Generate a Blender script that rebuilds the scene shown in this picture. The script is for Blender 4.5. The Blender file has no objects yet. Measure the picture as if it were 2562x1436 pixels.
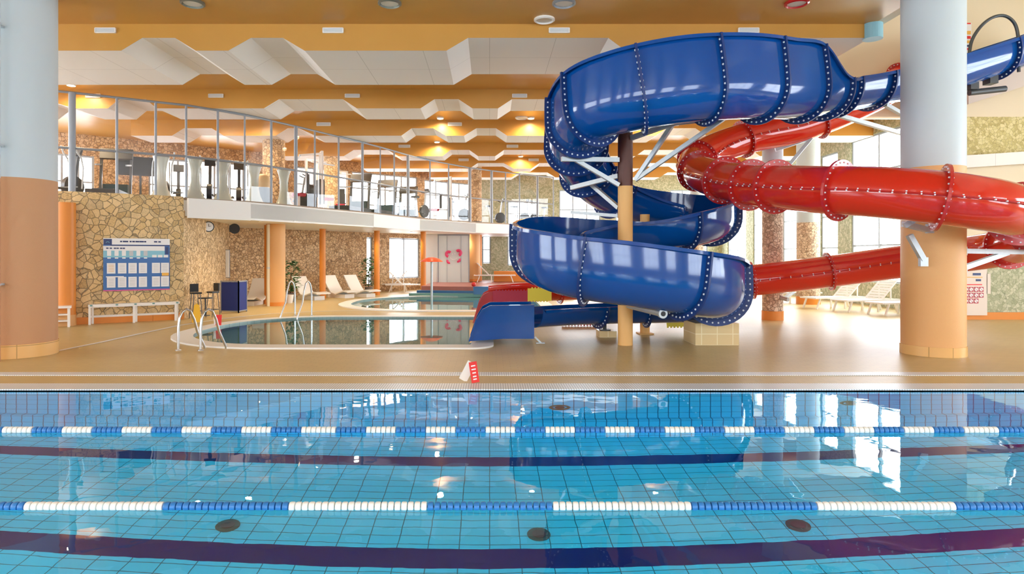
import bpy, bmesh, math, random
from mathutils import Vector, Matrix
random.seed(7)
PI = math.pi
C = bpy.context.scene.collection
scn = bpy.context.scene

# ------------------------------------------------------------------ camera, sky, exposure
FPX, HX, HY, EYE = 1600.0, 1225.0, 640.0, 1.6
cd = bpy.data.cameras.new('camera'); cam = bpy.data.objects.new('camera', cd); C.objects.link(cam)
cam.location = (0, 0, EYE); cam.rotation_euler = (PI/2, 0, 0)
cd.sensor_width = 36; cd.lens = 36*FPX/2562
cd.shift_x = (1281-HX)/2562; cd.shift_y = -(718-HY)/2562
cd.clip_end = 200
scn.camera = cam
scn.view_settings.view_transform = 'Standard'; scn.view_settings.look = 'None'
scn.view_settings.gamma = 1; scn.view_settings.use_curve_mapping = False
scn.view_settings.exposure = 0.47
scn.cycles.max_bounces = 20; scn.cycles.diffuse_bounces = 10; scn.cycles.glossy_bounces = 6; scn.cycles.transmission_bounces = 12; scn.cycles.transparent_max_bounces = 16
scn.cycles.sample_clamp_indirect = 30; scn.cycles.caustics_refractive = True; scn.cycles.caustics_reflective = True

w = bpy.data.worlds.new('sky'); scn.world = w; w.use_nodes = True
bg = w.node_tree.nodes['Background']; bg.inputs[0].default_value = (.86, .93, 1, 1); bg.inputs[1].default_value = 9.0

def portal(name, loc, rot, sx, sy, power, color=(1, .97, .93)):
    l = bpy.data.lights.new(name, 'AREA'); l.shape = 'RECTANGLE'; l.size = sx; l.size_y = sy; l.energy = power; l.color = color
    l.cycles.is_portal = True
    o = bpy.data.objects.new(name, l); C.objects.link(o); o.location = loc; o.rotation_euler = rot
    return o
# daylight coming in through the real window walls (just outside their panes)
portal('daylight_south', (0, -8.35, 3.2), (PI/2, 0, 0), 33.2, 4.6, 1)
portal('daylight_east', (12.7, 25.2, 3.1), (PI/2, 0, PI/2), 16.5, 4.9, 1)
portal('daylight_north', (6, 34.4, 3.1), (-PI/2, 0, 0), 12, 4.4, 1)
portal('daylight_tower', (18.4, 3.5, 3.1), (PI/2, 0, PI/2), 17.4, 4.4, 1)
portal('daylight_west', (-18.4, 2.5, 3.1), (PI/2, 0, -PI/2), 17.2, 4.4, 1)

# ------------------------------------------------------------------ helpers
def W(px, py, D):                       # image ray at depth D -> point of the place
    return Vector(((px-HX)*D/FPX, D, EYE-(py-HY)*D/FPX))
def Fl(px, py, z=0.0):                  # where the ray meets height z
    return W(px, py, (EYE-z)*FPX/(py-HY))

class MB:
    def __init__(s): s.v = []; s.f = []; s.m = []
    def add(s, v, f, mi=0):
        n = len(s.v); s.v += [tuple(p) for p in v]
        for q in f: s.f.append(tuple(n+i for i in q)); s.m.append(mi)
        return s
    def box(s, c, d, rz=0, M=None, mi=0):
        hx, hy, hz = d[0]/2, d[1]/2, d[2]/2
        v = [Vector((x*hx, y*hy, z*hz)) for x in (-1, 1) for y in (-1, 1) for z in (-1, 1)]
        R = M if M is not None else Matrix.Rotation(rz, 3, 'Z')
        v = [R @ p + Vector(c) for p in v]
        return s.add(v, [(0, 1, 3, 2), (4, 6, 7, 5), (0, 4, 5, 1), (2, 3, 7, 6), (0, 2, 6, 4), (1, 5, 7, 3)], mi)
    def cyl(s, a, b, r, r2=None, n=12, mi=0, cap=True):
        a = Vector(a); b = Vector(b); r2 = r if r2 is None else r2
        t = (b-a).normalized(); u = t.cross(Vector((0, 0, 1)))
        if u.length < 1e-3: u = Vector((1, 0, 0))
        u.normalize(); w_ = t.cross(u); vs = []
        for p, rr in ((a, r), (b, r2)):
            for i in range(n):
                q = 2*PI*i/n; vs.append(p + (u*math.cos(q)+w_*math.sin(q))*rr)
        f = [(i, (i+1) % n, n+(i+1) % n, n+i) for i in range(n)]
        if cap: f += [tuple(range(n-1, -1, -1)), tuple(range(n, 2*n))]
        return s.add(vs, f, mi)
    def beam(s, a, b, w_, h, mi=0):     # rectangular bar from a to b
        a = Vector(a); b = Vector(b); t = (b-a); L = t.length; t.normalize()
        u = t.cross(Vector((0, 0, 1)))
        if u.length < 1e-3: u = Vector((1, 0, 0))
        u.normalize(); v_ = u.cross(t)
        M = Matrix((u, t, v_)).transposed()
        return s.box((a+b)/2, (w_, L, h), M=M, mi=mi)
    def tube(s, pts, r, n=8, mi=0, closed=False):
        pts = [Vector(p) for p in pts]; N = len(pts); vs = []; up = Vector((0, 0, 1)); pu = None
        for i, p in enumerate(pts):
            t = (pts[min(i+1, N-1)]-pts[max(i-1, 0)]).normalized()
            if closed: t = (pts[(i+1) % N]-pts[i-1]).normalized()
            u = (pu - t*pu.dot(t)) if pu else t.cross(up)
            if u.length < 1e-3: u = t.cross(Vector((1, 0, 0)))
            u.normalize(); pu = u; w_ = t.cross(u)
            for k in range(n):
                q = 2*PI*k/n; vs.append(p+(u*math.cos(q)+w_*math.sin(q))*r)
        f = []
        for i in range(N if closed else N-1):
            j = (i+1) % N
            for k in range(n): f.append((i*n+k, i*n+(k+1) % n, j*n+(k+1) % n, j*n+k))
        if not closed: f += [tuple(range(n-1, -1, -1)), tuple(range((N-1)*n, N*n))]
        return s.add(vs, f, mi)
    def lathe(s, prof, c=(0, 0, 0), n=24, mi=0, sx=1, sy=1):
        c = Vector(c); vs = []
        for r, z in prof:
            for k in range(n):
                q = 2*PI*k/n; vs.append(c+Vector((r*math.cos(q)*sx, r*math.sin(q)*sy, z)))
        f = []; N = len(prof)
        for i in range(N-1):
            for k in range(n): f.append((i*n+k, i*n+(k+1) % n, (i+1)*n+(k+1) % n, (i+1)*n+k))
        if prof[0][0] > 1e-4: f.append(tuple(range(n-1, -1, -1)))
        if prof[-1][0] > 1e-4: f.append(tuple(range((N-1)*n, N*n)))
        return s.add(vs, f, mi)
    def prism(s, poly, z0, z1, mi=0):
        n = len(poly)
        vs = [(x, y, z0) for x, y in poly]+[(x, y, z1) for x, y in poly]
        f = [(i, (i+1) % n, n+(i+1) % n, n+i) for i in range(n)]+[tuple(range(n-1, -1, -1)), tuple(range(n, 2*n))]
        return s.add(vs, f, mi)
    def sheet(s, prof, width, axis, c, t=.03, mi=0):   # profile (a,z) thick sheet extruded by width; axis=(dir of a), side
        a = Vector(axis).normalized(); sd = a.cross(Vector((0, 0, 1))); c = Vector(c); n = len(prof)
        top = []; bot = []
        for i, (x, z) in enumerate(prof):
            p0 = prof[max(i-1, 0)]; p1 = prof[min(i+1, n-1)]
            d = Vector((p1[0]-p0[0], p1[1]-p0[1])).normalized(); nn = Vector((-d.y, d.x))
            top.append((x, z)); bot.append((x-nn.x*t, z-nn.y*t))
        loop = top+bot[::-1]; m = len(loop)
        vs = [c+a*x+Vector((0, 0, z))+sd*(width/2*g) for g in (-1, 1) for x, z in loop]
        f = [(i, (i+1) % m, m+(i+1) % m, m+i) for i in range(m)]
        for i in range(n-1):
            q = (i, i+1, m-2-i, m-1-i); f += [q[::-1], tuple(m+k for k in q)]
        return s.add(vs, f, mi)
    def build(s, name, mat, parent=None, smooth=0, kind=None):
        me = bpy.data.meshes.new(name); me.from_pydata(s.v, [], s.f)
        mats = mat if isinstance(mat, (list, tuple)) else [mat]
        for m in mats: me.materials.append(m)
        if len(mats) > 1: me.polygons.foreach_set('material_index', s.m)
        if len(me.polygons) > 1:
            bm = bmesh.new(); bm.from_mesh(me); bmesh.ops.recalc_face_normals(bm, faces=bm.faces); bm.to_mesh(me); bm.free()
        if smooth:
            me.polygons.foreach_set('use_smooth', [True]*len(me.polygons))
            me.set_sharp_from_angle(angle=math.radians(smooth))
        me.update()
        o = bpy.data.objects.new(name, me); C.objects.link(o)
        if parent is not None: o.parent = parent
        if kind: o['kind'] = kind
        return o

def tag(o, label, cat, group=None):
    o['label'] = label; o['category'] = cat
    if group: o['group'] = group
    return o
def thing(name, label, cat, loc=(0, 0, 0), rz=0, group=None):
    o = bpy.data.objects.new(name, None); C.objects.link(o); o.empty_display_size = .1
    o.location = loc; o.rotation_euler = (0, 0, rz)
    return tag(o, label, cat, group)
def copy_tree(o, parent=None):
    c = o.copy(); C.objects.link(c); c.parent = parent
    for ch in [x for x in C.objects if x.parent == o]: copy_tree(ch, c)
    return c
def dup(src, loc, rz, label, group=None):
    c = copy_tree(src); c.location = loc; c.rotation_euler = (0, 0, rz); c['label'] = label
    if group: c['group'] = group
    return c

# ------------------------------------------------------------------ materials
def mat(name, col, rough=.5, metal=0, coat=0, spec=.5, bump=0, bscale=30, emit=None, estr=0, var=0, vscale=6):
    m = bpy.data.materials.new(name); m.use_nodes = True; nt = m.node_tree; b = nt.nodes['Principled BSDF']
    b.inputs['Base Color'].default_value = (*col, 1); b.inputs['Roughness'].default_value = rough
    b.inputs['Metallic'].default_value = metal; b.inputs['Coat Weight'].default_value = coat; b.inputs['Coat Roughness'].default_value = .04
    b.inputs['Specular IOR Level'].default_value = spec
    if emit: b.inputs['Emission Color'].default_value = (*emit, 1); b.inputs['Emission Strength'].default_value = estr
    if var or bump:
        tc = nt.nodes.new('ShaderNodeTexCoord'); nz = nt.nodes.new('ShaderNodeTexNoise'); nz.inputs['Scale'].default_value = vscale if var else bscale
        nz.inputs['Detail'].default_value = 4; nt.links.new(tc.outputs['Object'], nz.inputs['Vector'])
        if var:
            mx = nt.nodes.new('ShaderNodeMix'); mx.data_type = 'RGBA'
            mx.inputs['A'].default_value = (*[max(0, c*(1-var)) for c in col], 1); mx.inputs['B'].default_value = (*[min(1, c*(1+var)) for c in col], 1)
            nt.links.new(nz.outputs['Fac'], mx.inputs['Factor']); nt.links.new(mx.outputs['Result'], b.inputs['Base Color'])
        if bump:
            bp = nt.nodes.new('ShaderNodeBump'); bp.inputs['Strength'].default_value = bump; bp.inputs['Distance'].default_value = .01
            nt.links.new(nz.outputs['Fac'], bp.inputs['Height']); nt.links.new(bp.outputs['Normal'], b.inputs['Normal'])
    return m
def stone(name, cols, grout, scale, gw=.06, stretch=(1, 1, 1), bump=.6):
    m = bpy.data.materials.new(name); m.use_nodes = True; nt = m.node_tree; N = nt.nodes; L = nt.links; b = N['Principled BSDF']
    tc = N.new('ShaderNodeTexCoord'); mp = N.new('ShaderNodeMapping'); mp.inputs['Scale'].default_value = stretch
    L.new(tc.outputs['Object'], mp.inputs['Vector'])
    nz = N.new('ShaderNodeTexNoise'); nz.inputs['Scale'].default_value = scale*.8; L.new(mp.outputs[0], nz.inputs['Vector'])
    ad = N.new('ShaderNodeMix'); ad.data_type = 'RGBA'; ad.blend_type = 'LINEAR_LIGHT'; ad.inputs['Factor'].default_value = .12/scale*2
    L.new(mp.outputs[0], ad.inputs['A']); L.new(nz.outputs['Color'], ad.inputs['B'])
    v1 = N.new('ShaderNodeTexVoronoi'); v1.inputs['Scale'].default_value = scale; L.new(ad.outputs['Result'], v1.inputs['Vector'])
    v2 = N.new('ShaderNodeTexVoronoi'); v2.feature = 'DISTANCE_TO_EDGE'; v2.inputs['Scale'].default_value = scale; L.new(ad.outputs['Result'], v2.inputs['Vector'])
    sp = N.new('ShaderNodeSeparateColor'); L.new(v1.outputs['Color'], sp.inputs[0])
    n2 = N.new('ShaderNodeTexNoise'); n2.inputs['Scale'].default_value = scale*5; n2.inputs['Detail'].default_value = 5; L.new(mp.outputs[0], n2.inputs['Vector'])
    mm = N.new('ShaderNodeMath'); mm.operation = 'MULTIPLY_ADD'; mm.inputs[1].default_value = .6; L.new(n2.outputs['Fac'], mm.inputs[0])
    m3 = N.new('ShaderNodeMath'); m3.operation = 'MULTIPLY'; m3.inputs[1].default_value = .5; L.new(sp.outputs[0], m3.inputs[0]); L.new(m3.outputs[0], mm.inputs[2])
    cr = N.new('ShaderNodeValToRGB'); L.new(mm.outputs[0], cr.inputs[0]); e = cr.color_ramp.elements
    e[0].position = .2; e[0].color = (*cols[0], 1); e[1].position = .8; e[1].color = (*cols[-1], 1)
    for i, c in enumerate(cols[1:-1]): q = e.new(.2+.6*(i+1)/(len(cols)-1)); q.color = (*c, 1)
    ed = N.new('ShaderNodeMapRange'); ed.inputs['From Max'].default_value = gw; L.new(v2.outputs['Distance'], ed.inputs['Value'])
    mx = N.new('ShaderNodeMix'); mx.data_type = 'RGBA'; mx.inputs['A'].default_value = (*grout, 1)
    L.new(ed.outputs[0], mx.inputs['Factor']); L.new(cr.outputs[0], mx.inputs['B']); L.new(mx.outputs['Result'], b.inputs['Base Color'])
    bp = N.new('ShaderNodeBump'); bp.inputs['Strength'].default_value = bump; bp.inputs['Distance'].default_value = .03
    L.new(ed.outputs[0], bp.inputs['Height']); L.new(bp.outputs['Normal'], b.inputs['Normal'])
    b.inputs['Roughness'].default_value = .7
    return m
def tiles(name, c1, c2, grout, tw, th, plane='XY', gw=.006, rough=.25, offset=0.0, bands=None, bandcol=None, spec=.5, var=0):
    m = bpy.data.materials.new(name); m.use_nodes = True; nt = m.node_tree; N = nt.nodes; L = nt.links; b = N['Principled BSDF']
    tc = N.new('ShaderNodeTexCoord'); se = N.new('ShaderNodeSeparateXYZ'); co = N.new('ShaderNodeCombineXYZ'); L.new(tc.outputs['Object'], se.inputs[0])
    L.new(se.outputs['XYZ'.index(plane[0])], co.inputs[0]); L.new(se.outputs['XYZ'.index(plane[1])], co.inputs[1])
    br = N.new('ShaderNodeTexBrick'); br.offset = offset; br.offset_frequency = 2; br.squash = 1
    br.inputs['Scale'].default_value = 1; br.inputs['Brick Width'].default_value = tw; br.inputs['Row Height'].default_value = th
    br.inputs['Mortar Size'].default_value = gw; br.inputs['Mortar Smooth'].default_value = .2
    br.inputs['Color1'].default_value = (*c1, 1); br.inputs['Color2'].default_value = (*c2, 1); br.inputs['Mortar'].default_value = (*grout, 1)
    L.new(co.outputs[0], br.inputs['Vector']); out = br.outputs['Color']
    if var:
        nz = N.new('ShaderNodeTexNoise'); nz.inputs['Scale'].default_value = .35; nz.inputs['Detail'].default_value = 3; L.new(tc.outputs['Object'], nz.inputs['Vector'])
        hs = N.new('ShaderNodeHueSaturation'); mr = N.new('ShaderNodeMapRange'); mr.inputs['To Min'].default_value = 1-var; mr.inputs['To Max'].default_value = 1+var
        L.new(nz.outputs['Fac'], mr.inputs['Value']); L.new(mr.outputs[0], hs.inputs['Value']); L.new(out, hs.inputs['Color']); out = hs.outputs[0]
    if bands:
        acc = None
        for y, hw in bands:
            s1 = N.new('ShaderNodeMath'); s1.operation = 'SUBTRACT'; s1.inputs[1].default_value = y; L.new(se.outputs[1], s1.inputs[0])
            s2 = N.new('ShaderNodeMath'); s2.operation = 'ABSOLUTE'; L.new(s1.outputs[0], s2.inputs[0])
            s3 = N.new('ShaderNodeMath'); s3.operation = 'LESS_THAN'; s3.inputs[1].default_value = hw; L.new(s2.outputs[0], s3.inputs[0])
            if acc is None: acc = s3
            else:
                s4 = N.new('ShaderNodeMath'); s4.operation = 'MAXIMUM'; L.new(acc.outputs[0], s4.inputs[0]); L.new(s3.outputs[0], s4.inputs[1]); acc = s4
        mx = N.new('ShaderNodeMix'); mx.data_type = 'RGBA'; L.new(acc.outputs[0], mx.inputs['Factor']); L.new(out, mx.inputs['A']); mx.inputs['B'].default_value = (*bandcol, 1); out = mx.outputs['Result']
    L.new(out, b.inputs['Base Color'])
    bp = N.new('ShaderNodeBump'); bp.inputs['Strength'].default_value = .15; bp.inputs['Distance'].default_value = .003; bp.invert = True
    L.new(br.outputs['Fac'], bp.inputs['Height']); L.new(bp.outputs['Normal'], b.inputs['Normal'])
    b.inputs['Roughness'].default_value = rough; b.inputs['Specular IOR Level'].default_value = spec
    return m
def thin_glass(name, tint, refl=1.0):
    m = bpy.data.materials.new(name); m.use_nodes = True; nt = m.node_tree; N = nt.nodes; L = nt.links; N.remove(N['Principled BSDF'])
    tr = N.new('ShaderNodeBsdfTransparent'); tr.inputs[0].default_value = (*tint, 1)
    gl = N.new('ShaderNodeBsdfGlossy'); gl.inputs['Roughness'].default_value = .0; gl.inputs[0].default_value = (refl, refl, refl, 1)
    lw = N.new('ShaderNodeLayerWeight'); lw.inputs[0].default_value = .5; pw = N.new('ShaderNodeMath'); pw.operation = 'POWER'; pw.inputs[1].default_value = 5
    fr = N.new('ShaderNodeMath'); fr.operation = 'MULTIPLY_ADD'; fr.inputs[1].default_value = .9; fr.inputs[2].default_value = .05; mx = N.new('ShaderNodeMixShader')
    L.new(lw.outputs['Facing'], pw.inputs[0]); L.new(pw.outputs[0], fr.inputs[0]); L.new(fr.outputs[0], mx.inputs[0]); L.new(tr.outputs[0], mx.inputs[1]); L.new(gl.outputs[0], mx.inputs[2]); L.new(mx.outputs[0], N['Material Output'].inputs[0])
    return m
def water(name, ripple, scale, tint=(1, 1, 1)):
    m = bpy.data.materials.new(name); m.use_nodes = True; nt = m.node_tree; N = nt.nodes; L = nt.links; N.remove(N['Principled BSDF'])
    g = N.new('ShaderNodeBsdfGlass'); g.inputs['IOR'].default_value = 1.33; g.inputs['Roughness'].default_value = 0; g.inputs[0].default_value = (*tint, 1)
    tc = N.new('ShaderNodeTexCoord'); nz = N.new('ShaderNodeTexNoise'); nz.inputs['Scale'].default_value = scale; nz.inputs['Detail'].default_value = 2.5
    n2 = N.new('ShaderNodeTexNoise'); n2.inputs['Scale'].default_value = scale*.22; n2.inputs['Detail'].default_value = 1
    ad = N.new('ShaderNodeMath'); ad.operation = 'MULTIPLY_ADD'; ad.inputs[1].default_value = 2.5
    bp = N.new('ShaderNodeBump'); bp.inputs['Strength'].default_value = 1; bp.inputs['Distance'].default_value = ripple
    L.new(tc.outputs['Object'], nz.inputs['Vector']); L.new(tc.outputs['Object'], n2.inputs['Vector']); L.new(n2.outputs['Fac'], ad.inputs[0]); L.new(nz.outputs['Fac'], ad.inputs[2])
    L.new(ad.outputs[0], bp.inputs['Height']); L.new(bp.outputs['Normal'], g.inputs['Normal']); L.new(g.outputs[0], N['Material Output'].inputs[0])
    return m

M = dict(
    white=mat('white_paint', (.82, .83, .82), .5), soffit=tiles('ceiling_panel_white', (.80, .77, .73), (.79, .76, .72), (.55, .52, .48), 1.25, 1.2, 'XY', gw=.006, rough=.7), beige=mat('beige_plaster', (.74, .65, .48), .8),
    orange=mat('orange_plaster', (.56, .285, .055), .36, spec=.6, var=.06, vscale=2), column_orange=mat('column_orange', (.74, .40, .15), .5, bump=.3, bscale=90),
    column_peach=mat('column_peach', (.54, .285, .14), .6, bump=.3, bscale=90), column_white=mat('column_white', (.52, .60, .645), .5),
    column_yellow=mat('column_yellow', (.80, .45, .15), .5), deep_orange=mat('deep_orange', (.72, .25, .03), .45),
    brown=mat('brown_paint', (.10, .025, .015), .45, var=.2), plastic_white=mat('white_plastic', (.86, .85, .82), .35),
    metal=mat('brushed_steel', (.62, .64, .66), .25, metal=1), galv=mat('galvanised_steel', (.50, .55, .58), .42, metal=.6, var=.12, vscale=9),
    darkmetal=mat('dark_steel', (.08, .09, .10), .4, metal=.5), black=mat('black_plastic', (.015, .017, .02), .4), dark_green=mat('slate_fabric', (.02, .06, .08), .7),
    blue=mat('blue_fibreglass', (.002, .068, .31), .10, coat=.1), blue_in=mat('blue_gelcoat_flange', (.003, .03, .16), .45),
    red=mat('red_fibreglass', (.62, .025, .012), .10, coat=.25), red_fl=mat('red_flange', (.50, .02, .02), .25, coat=.3),
    bolt=mat('bolt_cap', (.75, .80, .85), .35), silver=mat('silver_frame', (.28, .31, .35), .4, metal=.3),
    frame=mat('window_frame_grey', (.38, .44, .50), .4), yellow=mat('yellow_foam', (.85, .72, .08), .6), maroon=mat('maroon_foam', (.45, .03, .07), .6),
    royal=mat('royal_blue_fabric', (.01, .03, .22), .7), sign_yellow=mat('sign_yellow', (.85, .50, .03), .4), sign_red=mat('sign_red', (.75, .03, .03), .45),
    leaf=mat('leaf_green', (.07, .19, .05), .5, var=.4, vscale=12), bark=mat('bark', (.12, .07, .04), .8), pot=mat('pot_grey', (.20, .19, .18), .6),
    terrace=mat('terrace_red_tile', (.42, .16, .13), .4, var=.15, vscale=4), pool_blue=mat('pool_edge_blue', (.02, .13, .36), .35), teal=mat('teal_edge', (.12, .30, .30), .4),
    frost=mat('frosted_glass', (.62, .70, .70), .35), pink=mat('emblem_red', (.75, .06, .18), .5), print_blue=mat('print_blue', (.02, .13, .42), .35),
    print_light=mat('print_light_blue', (.20, .50, .65), .35), paper=mat('paper', (.80, .82, .85), .5), ink=mat('ink', (.03, .05, .16), .5), navy=mat('navy_print', (.01, .03, .15), .4),
    magenta=mat('magenta_print', (.65, .08, .30), .4), grey=mat('grey_print', (.5, .55, .6), .5), board=mat('board_beige', (.76, .66, .58), .5),
    rope_white=mat('rope_white', (.85, .88, .86), .35), rope_blue=mat('rope_blue', (.03, .20, .55), .35), amber=mat('amber', (.8, .45, .08), .5),
    grate=mat('grate_white', (.74, .79, .86), .4), drain=mat('drain_dark', (.03, .10, .10), .5), speaker=mat('speaker_black', (.02, .03, .02), .7),
    tile_base=tiles('column_base_tile', (.80, .48, .18), (.74, .43, .16), (.45, .28, .10), .3, .2, 'XZ'),
    block=tiles('block_tile', (.72, .56, .30), (.68, .52, .27), (.85, .75, .5), .28, .2, 'XZ', gw=.008),
    lamp=mat('lamp_glow', (1, .9, .7), .5, emit=(1, .82, .55), estr=90), lamp_off=mat('lamp_lens', (.75, .74, .68), .3), lampring=mat('lamp_ring_grey', (.22, .23, .20), .4, metal=.5),
    baluster=mat('baluster_pearl', (.50, .56, .50), .3, coat=.5), pillow_amber=mat('glow_ball', (.8, .6, .35), .4),
    glass=thin_glass('window_glass', (.97, .985, 1.0)), gal_glass=thin_glass('partition_glass', (.97, .93, .91), 1.0),
    floor=tiles('deck_tile', (.60, .455, .20), (.57, .43, .185), (.50, .375, .165), .2, .1, 'XY', gw=.005, rough=.40, offset=.5, var=.10),
    pool=tiles('pool_floor_tile', (.05, .70, .97), (.045, .67, .95), (.01, .16, .26), .25, .125, 'XY', gw=.0045, rough=.3, bands=[(1.3, .13), (3.2, .13), (5.06, .13), (6.84, .12)], bandcol=(.002, .012, .14)),
    poolwall=tiles('pool_wall_tile', (.04, .58, .90), (.04, .55, .87), (.01, .13, .25), .125, .25, 'XZ', gw=.006, rough=.3),
    poolside=tiles('pool_side_tile', (.04, .58, .90), (.04, .55, .87), (.01, .13, .25), .125, .25, 'YZ', gw=.006, rough=.3),
    smallwall=tiles('small_pool_wall_tile', (.30, .42, .42), (.28, .40, .40), (.2, .3, .3), .1, .1, 'XZ', gw=.004, rough=.3),
    smallpool=tiles('small_pool_tile', (.26, .54, .54), (.25, .52, .52), (.2, .42, .44), .1, .1, 'XY', gw=.004, rough=.3),
    white_line=tiles('white_deck_tile', (.80, .82, .84), (.76, .79, .82), (.55, .60, .66), .1, .05, 'XY', gw=.003, rough=.3),
    stone=stone('quarry_stone', [(.36, .24, .10), (.66, .47, .22), (.78, .58, .30), (.52, .39, .21)], (.24, .20, .14), 6.3, .045, bump=.7),
    stone_small=stone('split_stone', [(.36, .22, .10), (.72, .52, .28), (.86, .68, .42)], (.34, .22, .12), 10, .08, (1, 1, 1), bump=.6),
    stone_brown=stone('brown_stone', [(.32, .18, .08), (.64, .42, .22), (.76, .56, .33)], (.22, .13, .07), 9, .08),
    stone_green=stone('green_stone', [(.28, .30, .17), (.44, .46, .30), (.60, .60, .44)], (.26, .28, .18), 13, .06, bump=.3),
    stone_gold=stone('gold_stone', [(.38, .30, .10), (.60, .52, .22), (.72, .64, .34)], (.34, .28, .12), 13, .06, bump=.3),
    column_stone=stone('column_stone', [(.34, .22, .14), (.66, .48, .34), (.80, .66, .50)], (.28, .18, .12), 13, .08),
    water=water('pool_water', .0016, 2.6), water_calm=water('calm_water', .0004, 3.0, (.93, .99, .99)),
)
# stripes for the overflow grates
def grate_mat(name, pitch):
    m = mat(name, (.8, .84, .88), .35); nt = m.node_tree; N = nt.nodes; L = nt.links
    tc = N.new('ShaderNodeTexCoord'); se = N.new('ShaderNodeSeparateXYZ'); mo = N.new('ShaderNodeMath'); mo.operation = 'MODULO'; mo.inputs[1].default_value = pitch
    ab = N.new('ShaderNodeMath'); ab.operation = 'ADD'; ab.inputs[1].default_value = 50; lt = N.new('ShaderNodeMath'); lt.operation = 'LESS_THAN'; lt.inputs[1].default_value = pitch*.28
    L.new(tc.outputs['Object'], se.inputs[0]); L.new(se.outputs[0], ab.inputs[0]); L.new(ab.outputs[0], mo.inputs[0]); L.new(mo.outputs[0], lt.inputs[0])
    mx = N.new('ShaderNodeMix'); mx.data_type = 'RGBA'; mx.inputs['A'].default_value = (.8, .84, .88, 1); mx.inputs['B'].default_value = (.36, .40, .45, 1)
    L.new(lt.outputs[0], mx.inputs['Factor']); L.new(mx.outputs['Result'], N['Principled BSDF'].inputs['Base Color']); return m
M['grate'] = grate_mat('overflow_grate', .03)

def struct(name, mb, m, parent=None, smooth=0):
    o = mb.build(name, m, parent, smooth)
    if parent is None: o['kind'] = 'structure'
    return o
def flat(name, outer, holes, z, m, parent=None):
    cu = bpy.data.curves.new(name, 'CURVE'); cu.dimensions = '2D'; cu.fill_mode = 'BOTH'
    for poly in [outer]+holes:
        sp = cu.splines.new('POLY'); sp.points.add(len(poly)-1); sp.use_cyclic_u = True
        for i, (x, y) in enumerate(poly): sp.points[i].co = (x, y, 0, 1)
    t = bpy.data.objects.new('tmp', cu); C.objects.link(t)
    me = bpy.data.meshes.new_from_object(t.evaluated_get(bpy.context.evaluated_depsgraph_get()))
    bpy.data.objects.remove(t); me.name = name; me.materials.clear(); me.materials.append(m)
    for v in me.vertices: v.co.z = z
    bm = bmesh.new(); bm.from_mesh(me)
    for f in bm.faces:
        f.normal_update()
        if f.normal.z < 0: f.normal_flip()
    bm.to_mesh(me); bm.free()
    o = bpy.data.objects.new(name, me); C.objects.link(o)
    if parent: o.parent = parent
    return o
def ring(outline, d):                  # outline grown outward by d
    n = len(outline); out = []; A = sum(outline[i][0]*outline[(i+1) % n][1]-outline[(i+1) % n][0]*outline[i][1] for i in range(n)); s = 1 if A > 0 else -1
    for i in range(n):
        a = Vector(outline[i-1]); b = Vector(outline[(i+1) % n]); t = (b-a).normalized()
        out.append((outline[i][0]+t.y*s*d, outline[i][1]-t.x*s*d))
    return out
def rrect(x0, x1, y0, y1, rl, rr, n=12):
    p = []
    for cx, cy, r, a0 in ((x1-rr, y0+rr, rr, -90), (x1-rr, y1-rr, rr, 0), (x0+rl, y1-rl, rl, 90), (x0+rl, y0+rl, rl, 180)):
        for i in range(n+1):
            a = math.radians(a0+90*i/n); p.append((cx+r*math.cos(a), cy+r*math.sin(a)))
    return p

# ------------------------------------------------------------------ the ground and the pools
PY0, PY1, PX = .4, 7.6, 12.0
pool1 = rrect(-6.05, -.33, 11.33, 16.5, 2.2, .03)
pool2 = rrect(-4.6, 1.6, 18.6, 25.0, 2.9, 1.5)
fl = flat('floor', [(-18, PY1+.35), (18, PY1+.35), (18, 36), (-18, 36)], [ring(pool1, .3), ring(pool2, .3)], 0, M['floor']); fl['kind'] = 'structure'
fn = MB().add([(-18, -8, 0), (18, -8, 0), (18, PY0, 0), (-18, PY0, 0)], [(0, 1, 2, 3)]); fn.add([(-18, PY0, 0), (-PX, PY0, 0), (-PX, PY1+.35, 0), (-18, PY1+.35, 0)], [(0, 1, 2, 3)])
fn.add([(PX, PY0, 0), (18, PY0, 0), (18, PY1+.35, 0), (PX, PY1+.35, 0)], [(0, 1, 2, 3)])
struct('floor', fn, M['floor'])
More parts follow.
